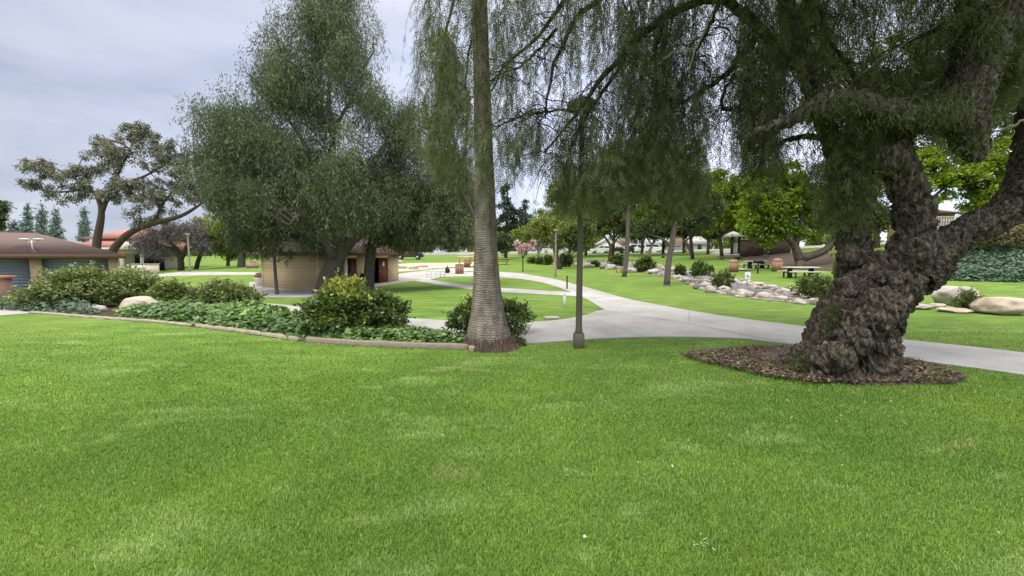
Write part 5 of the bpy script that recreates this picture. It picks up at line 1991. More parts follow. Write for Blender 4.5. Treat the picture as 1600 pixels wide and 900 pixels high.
tree('broadleaf_tree', 'slender dark tree standing left of the pink blossom in the lawn', (776, 404), 66.0, [[(776, 404, 2), (776, 385, 1.7), (778, 365, 1)]],
     [(772, 378, 18, 10), (788, 384, 20, 9)], 2200, (4, 1.8), M['dark'], M['bark_brown'], group=CG, nclump=36)
tree('pink_tree', 'small tree covered in pale pink blossom beside the far path', (817, 417), 44.0, [[(817, 417.5, .9), (817, 405, .8), (814, 392, .7), (808, 382, .5)], [(817, 402, .7), (824, 388, .5)], [(816, 404, .7), (832, 384, .4)]],
     [(812, 386, 13, 8), (826, 386, 13, 8), (818, 394, 12, 7), (806, 380, 7, 5), (832, 379, 7, 5)], 1500, (2.3, 1.5), M['pink'], M['twig'], nclump=50, clump_px=3.2, cat='tree', hollow=.1)
tree('broadleaf_tree', 'tree with forked dark trunk in front of the parked white cars', (953, 406), 58.0, [[(952, 407.5, 2.6), (953, 394, 2.5), (955, 384, 2.2), (946, 372, 1.6), (938, 358, 1)], [(955, 384, 2.2), (964, 374, 1.5), (972, 358, 1)]],
     [(935, 345, 28, 20), (965, 340, 30, 24), (920, 365, 20, 14), (985, 355, 24, 16), (950, 320, 26, 18)], 7500, (4.2, 2), M['mid'], M['bark_brown'], group=CG, nclump=120, clump_px=6)
tree('broadleaf_tree', 'slim tall tree leaning slightly on the lawn before the creek shrubs', (977, 433), 30.5, [[(975, 433.5, 4), (978, 415, 3.6), (980, 390, 3.4), (981, 350, 3), (980, 300, 2.4), (976, 240, 1.5)], [(980, 320, 2.2), (968, 280, 1.5), (960, 240, 1)], [(981, 330, 1.8), (1000, 290, 1)]],
     [(970, 250, 40, 34), (1000, 280, 36, 30), (945, 285, 32, 28), (985, 315, 26, 14), (930, 320, 26, 18), (955, 320, 18, 12)], 9500, (5, 2.3), M['mid'], M['bark_grey'], group=CG, nclump=170, clump_px=8)
tree('broadleaf_tree', 'dark leaning tree on the lawn left of the creek pool', (1045, 446), 20.7, [[(1042, 447, 5.2), (1043, 425, 4.8), (1046, 400, 4.6), (1052, 370, 4.4), (1056, 330, 3.8), (1055, 280, 3), (1050, 230, 2)], [(1048, 385, 3.2), (1035, 372, 2.2), (1018, 368, 1.2)], [(1055, 335, 3), (1085, 310, 2), (1110, 300, 1)]],
     [(1050, 255, 46, 36), (1080, 290, 34, 26), (1020, 300, 36, 26), (1075, 335, 40, 20), (1020, 350, 24, 14), (1095, 352, 26, 14), (1050, 330, 30, 16), (1110, 325, 22, 18)], 14000, (5, 2.3), M['dark'], M['bark_grey'], group=CG, nclump=240, clump_px=8)
tree('leaning_tree', 'pale trunked tree leaning right in front of the long grey roof', (1014, 397), 72.0, [[(1012, 399, 2.4), (1017, 388, 2.2), (1021, 378, 1.6), (1026, 366, 1)], [(1019, 383, 1.4), (1011, 372, 1)]],
     [(1015, 362, 26, 12), (1038, 358, 24, 12), (995, 368, 18, 9)], 3200, (4, 2), M['dark'], M['bark_pale'], group=CG, nclump=50)
tree('leaning_tree', 'pale trunked tree leaning left beside the street', (1079, 395), 70.0, [[(1081, 396.5, 2.8), (1075, 384, 2.5), (1068, 374, 2), (1062, 362, 1.2)], [(1071, 378, 1.6), (1080, 368, 1)]],
     [(1065, 358, 24, 12), (1090, 352, 28, 14), (1110, 362, 24, 12)], 3600, (4, 2), M['dark'], M['bark_pale'], group=CG, nclump=50)

RG = 'bright green trees on the bank'
tree('sycamore_tree', 'bright lime green tree standing behind the info shelter', (1128, 398), 52.0, [[(1128, 400, 3), (1126, 380, 2.6), (1122, 350, 2), (1115, 310, 1.2)], [(1126, 370, 2), (1150, 345, 1)]],
     [(1110, 310, 30, 22), (1140, 300, 34, 26), (1125, 335, 34, 18), (1160, 325, 28, 20), (1098, 335, 26, 18), (1130, 285, 30, 20), (1165, 352, 26, 14), (1085, 300, 26, 22), (1105, 355, 24, 10)], 15000, (5, 3), M['bright'], M['bark_brown'], group=RG, nclump=150, clump_px=7)
tree('sycamore_tree', 'bright yellow green tree behind the dark leaning lawn tree', (1082, 402), 57.0, [[(1082, 404, 3), (1080, 380, 2.6), (1076, 345, 2), (1072, 300, 1.2)], [(1080, 372, 2), (1100, 345, 1)]],
     [(1065, 330, 30, 22), (1092, 312, 32, 26), (1075, 288, 28, 20), (1100, 345, 26, 16), (1050, 308, 22, 18)], 9500, (5, 3), M['bright'], M['bark_brown'], group=RG, nclump=150, clump_px=7)
tree('sycamore_tree', 'bright green tree between the info shelter and the twisting trunk', (1196, 396), 47.0, [[(1196, 398, 3), (1195, 375, 2.6), (1192, 335, 2), (1188, 290, 1.2)], [(1195, 365, 2), (1214, 340, 1)]],
     [(1180, 322, 30, 22), (1208, 305, 32, 26), (1190, 280, 28, 20), (1216, 340, 26, 16), (1170, 345, 22, 14)], 9500, (5, 3), M['bright'], M['bark_brown'], group=RG, nclump=150, clump_px=7)
tree('sycamore_tree', 'bright green tree with twisting dark trunk lying low on the bare bank', (1252, 406), 35.0,
     [[(1250, 407, 7), (1246, 395, 6.5), (1240, 380, 5), (1222, 366, 3.5), (1200, 352, 2)], [(1252, 404, 7), (1270, 399, 6), (1290, 392, 5.5), (1302, 378, 5), (1318, 362, 4), (1340, 345, 2.5)], [(1244, 385, 4), (1250, 350, 3), (1262, 300, 2)], [(1304, 375, 3), (1296, 340, 2), (1280, 300, 1)]],
     [(1200, 330, 34, 26), (1235, 310, 36, 30), (1275, 320, 32, 30), (1190, 358, 26, 14), (1228, 358, 30, 14), (1180, 300, 30, 24), (1300, 345, 24, 18), (1270, 365, 20, 10), (1320, 310, 30, 30), (1230, 275, 36, 20), (1195, 378, 14, 9)],
     13500, (6, 3.6), M['bright2'], M['bark_dark'], group=RG, nclump=230, clump_px=8)
tree('sycamore_tree', 'glowing lime green tree seen through the forks of the gnarled tree', (1440, 395), 33.0, [[(1440, 398, 4), (1442, 350, 3.5), (1450, 300, 2.5), (1470, 240, 1.5)], [(1445, 320, 2.5), (1490, 280, 1.5)]],
     [(1460, 295, 36, 24), (1500, 270, 40, 28), (1540, 300, 34, 26), (1480, 245, 40, 24), (1550, 255, 36, 26), (1440, 255, 30, 26), (1580, 235, 30, 26), (1575, 285, 26, 22), (1520, 318, 26, 12), (1600, 310, 30, 30)],
     13000, (6, 3.6), M['bright'], M['bark_brown'], group=RG, nclump=220, clump_px=8)
tree('broadleaf_tree', 'tall mid green tree filling the gap behind the rear fork', (1370, 398), 42.0, [[(1370, 400, 4), (1370, 350, 3.5), (1365, 280, 2), (1360, 200, 1)]],
     [(1300, 140, 60, 60), (1400, 110, 60, 60), (1480, 90, 60, 60), (1250, 60, 50, 60), (1370, 300, 40, 40), (1340, 260, 36, 40), (1400, 250, 40, 40), (1375, 340, 36, 20), (1430, 220, 40, 40), (1330, 335, 26, 22)], 22000, (6, 3.2), M['mid'], M['bark_brown'], group=RG, nclump=330, clump_px=10)
tree('broadleaf_tree', 'tall dark tree rising above the ivy slope at the right edge', (1610, 372), 34.0, [[(1612, 380, 5), (1612, 300, 4), (1605, 220, 2.5), (1600, 120, 1)]],
     [(1600, 190, 50, 50), (1560, 150, 50, 50), (1640, 240, 40, 50), (1620, 100, 60, 50), (1540, 210, 34, 34)], 9500, (6, 3.0), M['mid'], M['bark_brown'], group=RG, nclump=150, clump_px=9)


for i, (x, y, dd, lab) in enumerate([(915, 404, 80, 'rounded tree behind the near lamp post at the street'), (1003, 402, 84, 'rounded tree over the grey roof beyond the vans'), (1068, 400, 82, 'rounded tree behind the brick fronted house'),
                                     (1178, 396, 66, 'dark rounded tree behind the brown brick wall'), (1240, 394, 60, 'dark rounded tree behind the twisting trunk on the bank'), (1330, 392, 56, 'dark rounded tree between the bank and the gnarled tree'),
                                     (890, 403, 72, 'yellow green rounded tree between the far lamp and the near lamp'), (958, 402, 76, 'rounded tree above the pale gabled house'),
                                     (1036, 400, 74, 'fresh green rounded tree above the long grey roof'), (1106, 398, 68, 'yellow green rounded tree right of the leaning street tree')]):
    tree('broadleaf_tree', lab, (x, y), float(dd), [[(x, y, 2.4), (x + 1, y - 25, 2.2), (x + 2, y - 60, 1.2)], [(x + 1, y - 25, 1.6), (x - 14, y - 50, 1)], [(x + 1, y - 28, 1.6), (x + 16, y - 52, 1)]],
         [(x - 26, y - 58, 34, 22), (x + 28, y - 56, 34, 22), (x, y - 84, 38, 26), (x + 4, y - 46, 38, 13), (x - 6, y - 106, 30, 20)], 10000, (4.4, 2.2), M[('yellow', 'mid', 'bright2', 'mid', 'mid', 'bright2', 'yellow', 'mid', 'bright2', 'yellow')[i]], M['bark_brown'], group='round trees near the street', nclump=130, clump_px=7)


def far_wood():
    """the belt of trees that closes the view beyond the street"""
    mb = MB()
    n = 84
    for i in range(n):
        px = 286 + i * 17 + rng.normal(0, 6)
        d = rng.uniform(125, 160)
        h = rng.uniform(30, 66)
        if px > 1250:
            h += 16
        cx = px
        k = d / F
        for j in range(6):
            c_ = P(cx + rng.normal(0, 8), 396 - h * rng.uniform(.0, .88), d)
            R = np.array([13, 9, 11]) * k * rng.uniform(.7, 1.2)
            m = 320
            u = unit(rng.normal(0, 1, (m, 3)))
            p = c_ + u * R * rng.uniform(.5, 1, (m, 1))
            leaves(mb, p, rng.normal(0, 1, (m, 3)), unit(rng.normal(0, 1, (m, 3)) + [0, 0, .5]), 4.2 * k * rng.uniform(.6, 1.3, m), 2.2 * k, np.clip(rng.normal(.45 + rng.normal(0, .1), .18, m), 0, 1))
        b_ = P(cx, 392, d)
        mb.tube([[b_[0], b_[1], terr(b_[0], b_[1]) - .2], [b_[0], b_[1], b_[2] + h * .6 * k]], [.3, .15], 5)
    tag(mb.build('distant_woods', M['yellow']), 'hazy belt of distant trees beyond the street', 'woods', kind='stuff')


far_wood()

# ------------------------------------------------------------------ creek: water, rocks, shrubs
strip('creek_water', [(930, 410.5), (980, 413), (1030, 418), (1075, 426), (1105, 436), (1140, 443), (1170, 450), (1210, 458), (1255, 465)],
      [(930, 412.5), (980, 416), (1030, 423), (1070, 434), (1098, 447), (1130, 455), (1165, 461), (1210, 466), (1255, 470)], M['water'], .05, 50, 6, label='shallow rippling creek between pale rocks', cat='water')
strip('creek_bed', [(860, 408), (920, 407.5), (985, 409), (1035, 414), (1080, 421), (1115, 430), (1160, 439), (1200, 446), (1250, 455), (1300, 465)],
      [(860, 414), (920, 415), (985, 421), (1035, 430), (1070, 440), (1092, 452), (1130, 461), (1165, 466), (1210, 471), (1300, 478)], nmat('creek_gravel', [(.3, (.16, .13, .10)), (.7, (.36, .31, .26))], 3, 8, rough=.95, bump=(8, .7, .05)), .03, 50, 6, label='stony creek bed beside the lawn', cat='creek bed')
def pebbles():
    mb = MB()
    bed_n = [(860, 414), (920, 415), (985, 421), (1035, 430), (1070, 440), (1092, 452), (1130, 461), (1165, 466), (1210, 471), (1300, 478)]
    bed_f = [(860, 408), (920, 407.5), (985, 409), (1035, 414), (1080, 421), (1115, 430), (1160, 439), (1200, 446), (1250, 455), (1300, 465)]
    a = smooth_line(ground_line(bed_f), 200)
    b = smooth_line(ground_line(bed_n), 200)
    base_v = np.array([[0, 0, 1], [1, 0, 0], [0, 1, 0], [-1, 0, 0], [0, -1, 0], [.6, .6, .55], [-.6, .6, .55], [.6, -.6, .55], [-.6, -.6, .55]], float)
    tri = [(0, 7, 5), (0, 5, 6), (0, 6, 8), (0, 8, 7), (1, 5, 7), (2, 6, 5), (3, 8, 6), (4, 7, 8), (1, 2, 5), (2, 3, 6), (3, 4, 8), (4, 1, 7)]
    for _ in range(1500):
        i = rng.integers(0, 200)
        e = rng.random()
        e = e * .38 if rng.random() < .5 else 1 - e * .30
        p = a[i] * (1 - e) + b[i] * e + rng.normal(0, .18, 3) * [1, 1, 0]
        p[2] = terr(p[0], p[1]) + .02
        sz = rng.uniform(.05, .20) * (1.6 if rng.random() < .15 else 1)
        v = base_v * rng.uniform(.7, 1.3, (9, 3)) * [sz, sz * rng.uniform(.6, 1), sz * rng.uniform(.5, .8)]
        az = rng.uniform(0, 6.28)
        v = np.c_[v[:, 0] * math.cos(az) - v[:, 1] * math.sin(az), v[:, 0] * math.sin(az) + v[:, 1] * math.cos(az), v[:, 2]]
        mb.add(v + p, t=tri, tint=np.full(9, rng.random()))
    m_ = leaf_mat('creek_stone', (.07, .062, .055), (.25, .225, .20), (.50, .47, .43), rough=.85, trans=0, spec=.2)
    tag(mb.build('creek_gravel', m_), 'small jumbled stones covering the banks of the creek bed', 'gravel', kind='stuff')


pebbles()
CR = 'rocks lining the creek'
ordn = ['leftmost', 'second', 'third', 'fourth', 'fifth', 'sixth', 'seventh', 'eighth', 'ninth', 'tenth', 'eleventh', 'twelfth', 'thirteenth', 'fourteenth', 'fifteenth', 'sixteenth']
nearr = [(885, 414, 16, 5), (902, 415, 15, 4), (921, 418, 20, 6), (942, 420, 12, 7), (955, 421, 20, 9), (985, 426, 24, 9), (1002, 425, 16, 7), (1024, 428, 26, 9), (1038, 432, 14, 8), (1060, 436, 20, 7), (1075, 441, 22, 7), (1096, 452, 24, 8), (1160, 459, 18, 8), (1182, 463, 16, 7), (1196, 467, 24, 11), (1222, 470, 24, 8)]
farr = [(1052, 424, 18, 7), (1078, 429, 22, 7), (1102, 438, 26, 8), (1115, 434, 18, 8), (1146, 443, 26, 9), (1165, 446, 22, 8), (1186, 448, 26, 9), (1208, 453, 24, 9), (1228, 459, 26, 9), (1246, 463, 20, 8)]
for i, (x, y, w, h) in enumerate(nearr):
    rock('creek_rock', f'{"dark wet" if i in (3, 11) else "pale"} creek rock, {ordn[i]} from left along the lawn side of the creek', x, y, w, h, M['rock_dark'] if i in (3, 11) else M['rock'], 20 + i, CR)
for i, (x, y, w, h) in enumerate(farr):
    rock('creek_rock', f'{"dark" if i in (2,) else "greyish"} creek rock, {ordn[i]} from left on the picnic side of the creek', x, y, w, h, M['rock_dark'] if i in (2,) else M['rock_warm' if i % 3 == 0 else 'rock'], 60 + i, CR)
rock('boulder', 'large grey white boulder partly hidden by wispy grass on the right lawn', 1505, 478, 62, 38, M['rock'], 81, 'boulders on the right lawn')
rock('boulder', 'smooth pinkish boulder at the right edge of the lawn', 1580, 493, 86, 32, M['rock_warm'], 82, 'boulders on the right lawn')
rock('flat_stone', 'flat pale stepping stone in front of the two large boulders', 1500, 489, 56, 7, M['rock_warm'], 83)
rock('boulder', 'low broken pale rocks beside the gnarled trunk on the right lawn', 1446, 484, 40, 10, M['rock'], 84, 'boulders on the right lawn')
rock('boulder', 'small brown rock between the flat stone and the grey boulder', 1470, 482, 26, 9, M['rock_warm'], 85, 'boulders on the right lawn')

BG = 'shrubs along the creek'
for (x, y, w, h, nl, mt, lab) in [
        (832, 412, 13, 10, 500, 'mid', 'small round bush, leftmost of the row near the pink blossom'), (843, 413, 12, 11, 500, 'mid', 'small bush, second of the row near the pink blossom'),
        (856, 414, 15, 16, 700, 'mid', 'dark upright bush left of the far pale lamp'), (884, 417, 22, 24, 1100, 'dark', 'tall dark bush right of the far pale lamp'),
        (930, 417, 14, 9, 500, 'mid', 'low bush just right of the near lamp post'), (965, 416, 22, 20, 1100, 'shrub', 'light green bush left of the slim leaning trunk'),
        (1008, 425, 34, 28, 2200, 'shrub', 'broad leafy bush between the two lawn trunks'), (1063, 432, 18, 20, 1000, 'mid', 'small bush just right of the dark leaning trunk'),
        (1094, 435, 32, 28, 2200, 'shrub', 'round bright bush above the creek pool'), (1128, 451, 34, 30, 2200, 'mid', 'dark wispy bush overhanging the creek pool'),
        (1266, 467, 62, 42, 4200, 'mid', 'wide loose bush in front of the right picnic table'), (1512, 487, 40, 38, 1600, 'mid', 'wispy grassy bush between the large right boulders'),
        (1310, 440, 18, 42, 900, 'mid', 'slim bush beside the left root of the gnarled tree')]:
    shrub('creek_shrub', lab, x, y, w, h, nl, (3.6, 1.8), M[mt], .25, BG, lobes=4, sprouts=3)


# ------------------------------------------------------------------ picnic furniture
def picnic_table(label, loc, rz):
    r = thing('picnic_table', label, 'picnic table', loc, rz, 'picnic tables by the creek')
    m = MB()
    m.box((0, 0, .74), (2.2, .8, .07), bevel=.02)
    m.build('table_top', M['table_white'], r, world=False)
    for s_ in (-1, 1):
        m = MB()
        m.box((0, s_ * .78, .44), (2.2, .30, .06), bevel=.015)
        m.build('bench', M['table_white'], r, world=False)
        m = MB()
        m.box((s_ * .7, 0, .36), (.09, .5, .70))
        m.box((s_ * .7, 0, .37), (.07, 1.5, .07))
        for t in (-1, 1):
            m.box((s_ * .7, t * .74, .2), (.08, .10, .41))
        m.build('leg', M['metal_dark'], r, world=False)
    return r


t0 = picnic_table('white picnic table nearest the wide loose creek bush', G(1250, 434)[1], -.12)
dup(t0, G(1181, 420)[1], .2, 'white picnic table standing beside the black barbecue grills')
pd = MB()
q_ = G(1172, 421)[1]
pd.box(q_ + [0, 0, .03], (3.4, 2.2, .08), .2, bevel=.01)
tag(pd.build('concrete_pad', M['concrete']), 'pale concrete pad beneath the left picnic table', 'pad')


def slat_bin(label, loc, dome):
    r = thing('slatted_bin', label, 'bin', loc, 0, 'slatted litter bins')
    m = MB()
    m.cyl((0, 0, 0), .34, .36, .88, 18)
    m.build('body', M['bin_body'], r, world=False)
    m = MB()
    for i in range(14):
        a = i * 2 * math.pi / 14
        m.box((.385 * math.cos(a), .385 * math.sin(a), .44), (.04, .11, .84), a)
    m.build('slats', M['wood_bin'], r, world=False)
    m = MB()
    m.lathe((0, 0, .882), [(.40, 0), (.40, .05), (.34, .16), (.2, .24), (.04, .27)] if dome else [(.42, 0), (.42, .06), (.2, .08), (.04, .085)], 18)
    m.build('lid', M['bin_body'], r, smooth=False, world=False)
    return r


slat_bin('domed slatted bin left of the black barbecue grills', G(1146, 425)[1], True)
slat_bin('domed slatted bin between the two white picnic tables', G(1214, 424)[1], True)
slat_bin('flat topped slatted bin by the thin path left of the palm', G(718, 428)[1], False)
slat_bin('smaller looking slatted bin near the timber shelter left of the palm', G(730, 417)[1], False)


def grill(label, loc, rz):
    r = thing('barbecue_grill', label, 'grill', loc, rz, 'pedestal barbecue grills')
    m = MB()
    m.cyl((0, 0, -.05), .055, .055, .9, 10)
    m.build('post', M['metal_dark'], r, world=False)
    m = MB()
    for x, y, sx, sy in ((0, .2, .62, .03), (-.3, 0, .03, .42), (.3, 0, .03, .42)):
        m.box((x, y, .98), (sx, sy, .24))
    m.box((0, 0, .86), (.62, .43, .03))
    m.build('firebox', M['metal_dark'], r, world=False)
    m = MB()
    for i in range(9):
        m.box((-.26 + i * .065, 0, 1.05), (.012, .4, .012))
    m.build('grate', M['metal_grey'], r, world=False)
    return r


g0 = grill('black barbecue grill behind the left picnic table on the brown bank edge', G(1153, 417)[1], .1)
dup(g0, G(1184, 427)[1], -.1, 'black barbecue grill in front of the left picnic table')


def small_sign():
    d, b = G(1167, 449)
    r = thing('creek_sign', 'small white sign with blue symbol standing by the creek rocks', 'sign', b)
    m = MB()
    m.cyl(b - [0, 0, .1], .02, .02, .9, 8)
    m.build('post', M['metal_grey'], r)
    m = MB()
    k = d / F
    m.box(b + [0, -.03, 18 * k], (9 * k, .02, 11 * k), bevel=.004)
    p = m.build('panel', M['sign_white'], r)
    m = MB()
    m.box(b + [-.3 * k, -.043, 19 * k], (3 * k, .006, 3.5 * k), .3)
    m.box(b + [.6 * k, -.043, 17 * k], (4 * k, .006, 1.2 * k))
    m.build('symbol', M['sign_blue'], p)


small_sign()


def posts():
    d, b = G(886, 452)
    k = d / F
    r = thing('dark_post', 'thin dark post on the lawn tip beside the main path', 'post', b)
    m = MB()
    m.cyl(b - [0, 0, .1], 1.1 * k, 1.1 * k, 20 * k + .1, 8)
    m.build('shaft', M['metal_dark'], r)
    m = MB()
    m.cyl(b + [0, 0, 20 * k], 1.5 * k, .6 * k, 1.2 * k, 8)
    m.build('cap', M['metal_dark'], r)
    d, b = G(882, 479)
    k = d / F
    r = thing('marker_post', 'pale green marker post standing in the lawn behind the near lamp', 'post', b)
    m = MB()
    m.cyl(b - [0, 0, .1], 2.2 * k, 1.9 * k, 16 * k + .1, 10)
    m.build('shaft', solid('pale_green_paint', (.55, .66, .56), .5), r)
    m = MB()
    m.cyl(b + [0, 0, 16 * k], .5 * k, .5 * k, 8 * k, 6)
    m.build('rod', M['metal_white'], r)
    d, b = G(862, 497.5)
    r = thing('valve_cover', 'flat grey irrigation valve cover set in the lawn', 'cover', b)
    m = MB()
    m.box(b + [0, 0, .02], (.36, .30, .04), .1, bevel=.01)
    m.build('lid', M['concrete'], r)


posts()


def concrete_bin():
    d, b = G(409, 447)
    r = thing('concrete_planter_bin', 'round pale concrete litter bin with brown top by the restroom wall', 'bin', b)
    k = d / F
    m = MB()
    m.lathe(b, [(8 * k, -.05), (8.5 * k, .1), (9 * k, 15 * k)], 20)
    m.build('body', M['concrete'], r)
    m = MB()
    m.lathe(b + [0, 0, 15 * k], [(9.4 * k, 0), (9.4 * k, 1.5 * k), (7.5 * k, 3 * k), (7.0 * k, 5.5 * k), (3 * k, 6.2 * k)], 20)
    m.build('lid', M['fascia'], r)


concrete_bin()


def misc_left():
    d, b = G(395, 419)
    k = d / F
    r = thing('brick_barbecue', 'small red brick barbecue box on the far lawn left of the restroom', 'barbecue', b)
    m = MB()
    m.box(b + [0, 0, 4 * k], (13 * k, 9 * k, 8.6 * k))
    wall_uv(m.build('body', M['brick_red'], r))
    m = MB()
    m.box(b + [.6 * k, 0, 9.5 * k], (7 * k, 6 * k, 2.6 * k), bevel=.02)
    m.build('cap', M['brick_red'], r)
    wall_uv(r.children[-1])
    # sand play area and rocks right of the restroom
    strip('play_sand', [(618, 413), (650, 411), (700, 411), (745, 410)], [(618, 425), (650, 423), (700, 417.5), (745, 415)], M['sand'], .03, 20, 5, label='sandy play area right of the restroom', cat='sand')
    for i, (x, y, w, h, lab) in enumerate([(628, 420, 18, 7, 'tan play rock nearest the restroom corner'), (645, 421, 16, 7, 'reddish play rock in the middle of the sand'), (660, 418, 18, 5, 'flat tan play rock at right end of the sand'), (625, 412, 8, 6, 'round pale play rock at the back of the sand')]):
        rock('play_rock', lab, x, y, w, h, M['rock_warm'], 100 + i, 'rocks in the sand play area')
    # white railing with a black hooded shape at its end
    d, b = G(680, 434)
    k = d / F
    r = thing('white_railing', 'white railing at the plaza edge below the weeping branches', 'railing', b)
    for px in (667, 674, 681, 688, 695):
        m = MB()
        q = b + [(px - 680) * k, 0, 0]
        m.cyl(q - [0, 0, .1], .035, .035, 15 * k + .1, 8)
        m.build('post', M['metal_white'], r)
    m = MB()
    for z in (5, 10, 15):
        m.tube([b + [-14 * k, 0, z * k], b + [16 * k, 0, z * k]], [.03, .03], 8)
    m.build('rail', M['metal_white'], r)
    d, b = G(699, 427)
    k = d / F
    r = thing('black_cover', 'black pointed cover at the right end of the white railing', 'cover', b)
    m = MB()
    m.lathe(b, [(2.2 * k, 0), (4.2 * k, 2 * k), (4.4 * k, 4.5 * k), (2.6 * k, 8 * k), (.5 * k, 11 * k), (.3 * k, 14 * k)], 14)
    m.build('hood', M['metal_dark'], r, smooth=True)
    m = MB()
    m.cyl(b - [0, 0, .1], .6 * k, .6 * k, 2 * k + .1, 8)
    m.build('foot', M['metal_dark'], r)
    # open timber shelter
    d, b = G(735, 413)
    k = d / F
    r = thing('timber_shelter', 'open timber frame shelter with pale beams just left of the palm', 'shelter', b)
    for px in (718, 736, 752):
        m = MB()
        m.box(b + [(px - 735) * k, 0, 7.5 * k], (.14, .14, 15 * k))
        m.build('post', M['wood_orange'], r)
    for z, a in ((15.5, 0), (12, 0)):
        m = MB()
        m.box(b + [1 * k, 0, z * k], (42 * k, .16, .16))
        m.build('beam', M['stucco'], r)
    m = MB()
    for s_ in (-1, 1):
        m.tube([b + [(1 + s_ * 5) * k, -.1, 5 * k], b + [1 * k, -.1, 11 * k]], [.06, .06], 6)
    m.build('brace', M['wood_orange'], r)
    d, b = G(784, 413.5)
    k = d / F
    r = thing('timber_picnic_table', 'brown timber picnic table just right of the palm trunk', 'picnic table', b)
    m = MB()
    m.box(b + [0, 0, .75], (1.9, .8, .08))
    m.build('table_top', M['wood_brown'], r)
    for s_ in (-1, 1):
        m = MB()
        m.box(b + [0, s_ * .7, .45], (1.9, .28, .07))
        m.build('bench', M['wood_brown'], r)
        m = MB()
        for t in (-1, 1):
            m.tube([b + [s_ * .7, t * .7, -.05], b + [s_ * .7, t * .2, .72]], [.05, .05], 6)
        m.box(b + [s_ * .7, 0, .4], (.08, 1.6, .08))
        m.build('leg', M['wood_brown'], r)
    d, b = G(967, 426)
    k = d / F
    r = thing('orange_bench', 'small orange timber bench among the creek rocks by the slim trunk', 'bench', b)
    m = MB()
    m.box(b + [0, 0, 7.5 * k], (11 * k, 3.5 * k, 1.0 * k))
    m.build('seat', M['wood_orange'], r)
    for s_ in (-1, 1):
        m = MB()
        m.box(b + [s_ * 3.6 * k, 0, 3.4 * k], (1.4 * k, 3 * k, 7 * k))
        m.build('leg', M['wood_orange'], r)
    d, b = G(1036, 403)
    k = d / F
    r = thing('park_bin', 'dark drum litter bin on the far lawn before the street', 'bin', b)
    m = MB()
    m.cyl(b - [0, 0, .05], 2.4 * k, 2.5 * k, 6 * k, 14)
    m.build('body', solid('drum_brown', (.09, .075, .06), .8), r)
    m = MB()
    m.lathe(b + [0, 0, 6 * k - .05], [(2.7 * k, 0), (2.7 * k, .5 * k), (1 * k, 1.3 * k)], 14)
    m.build('lid', M['metal_dark'], r)


misc_left()


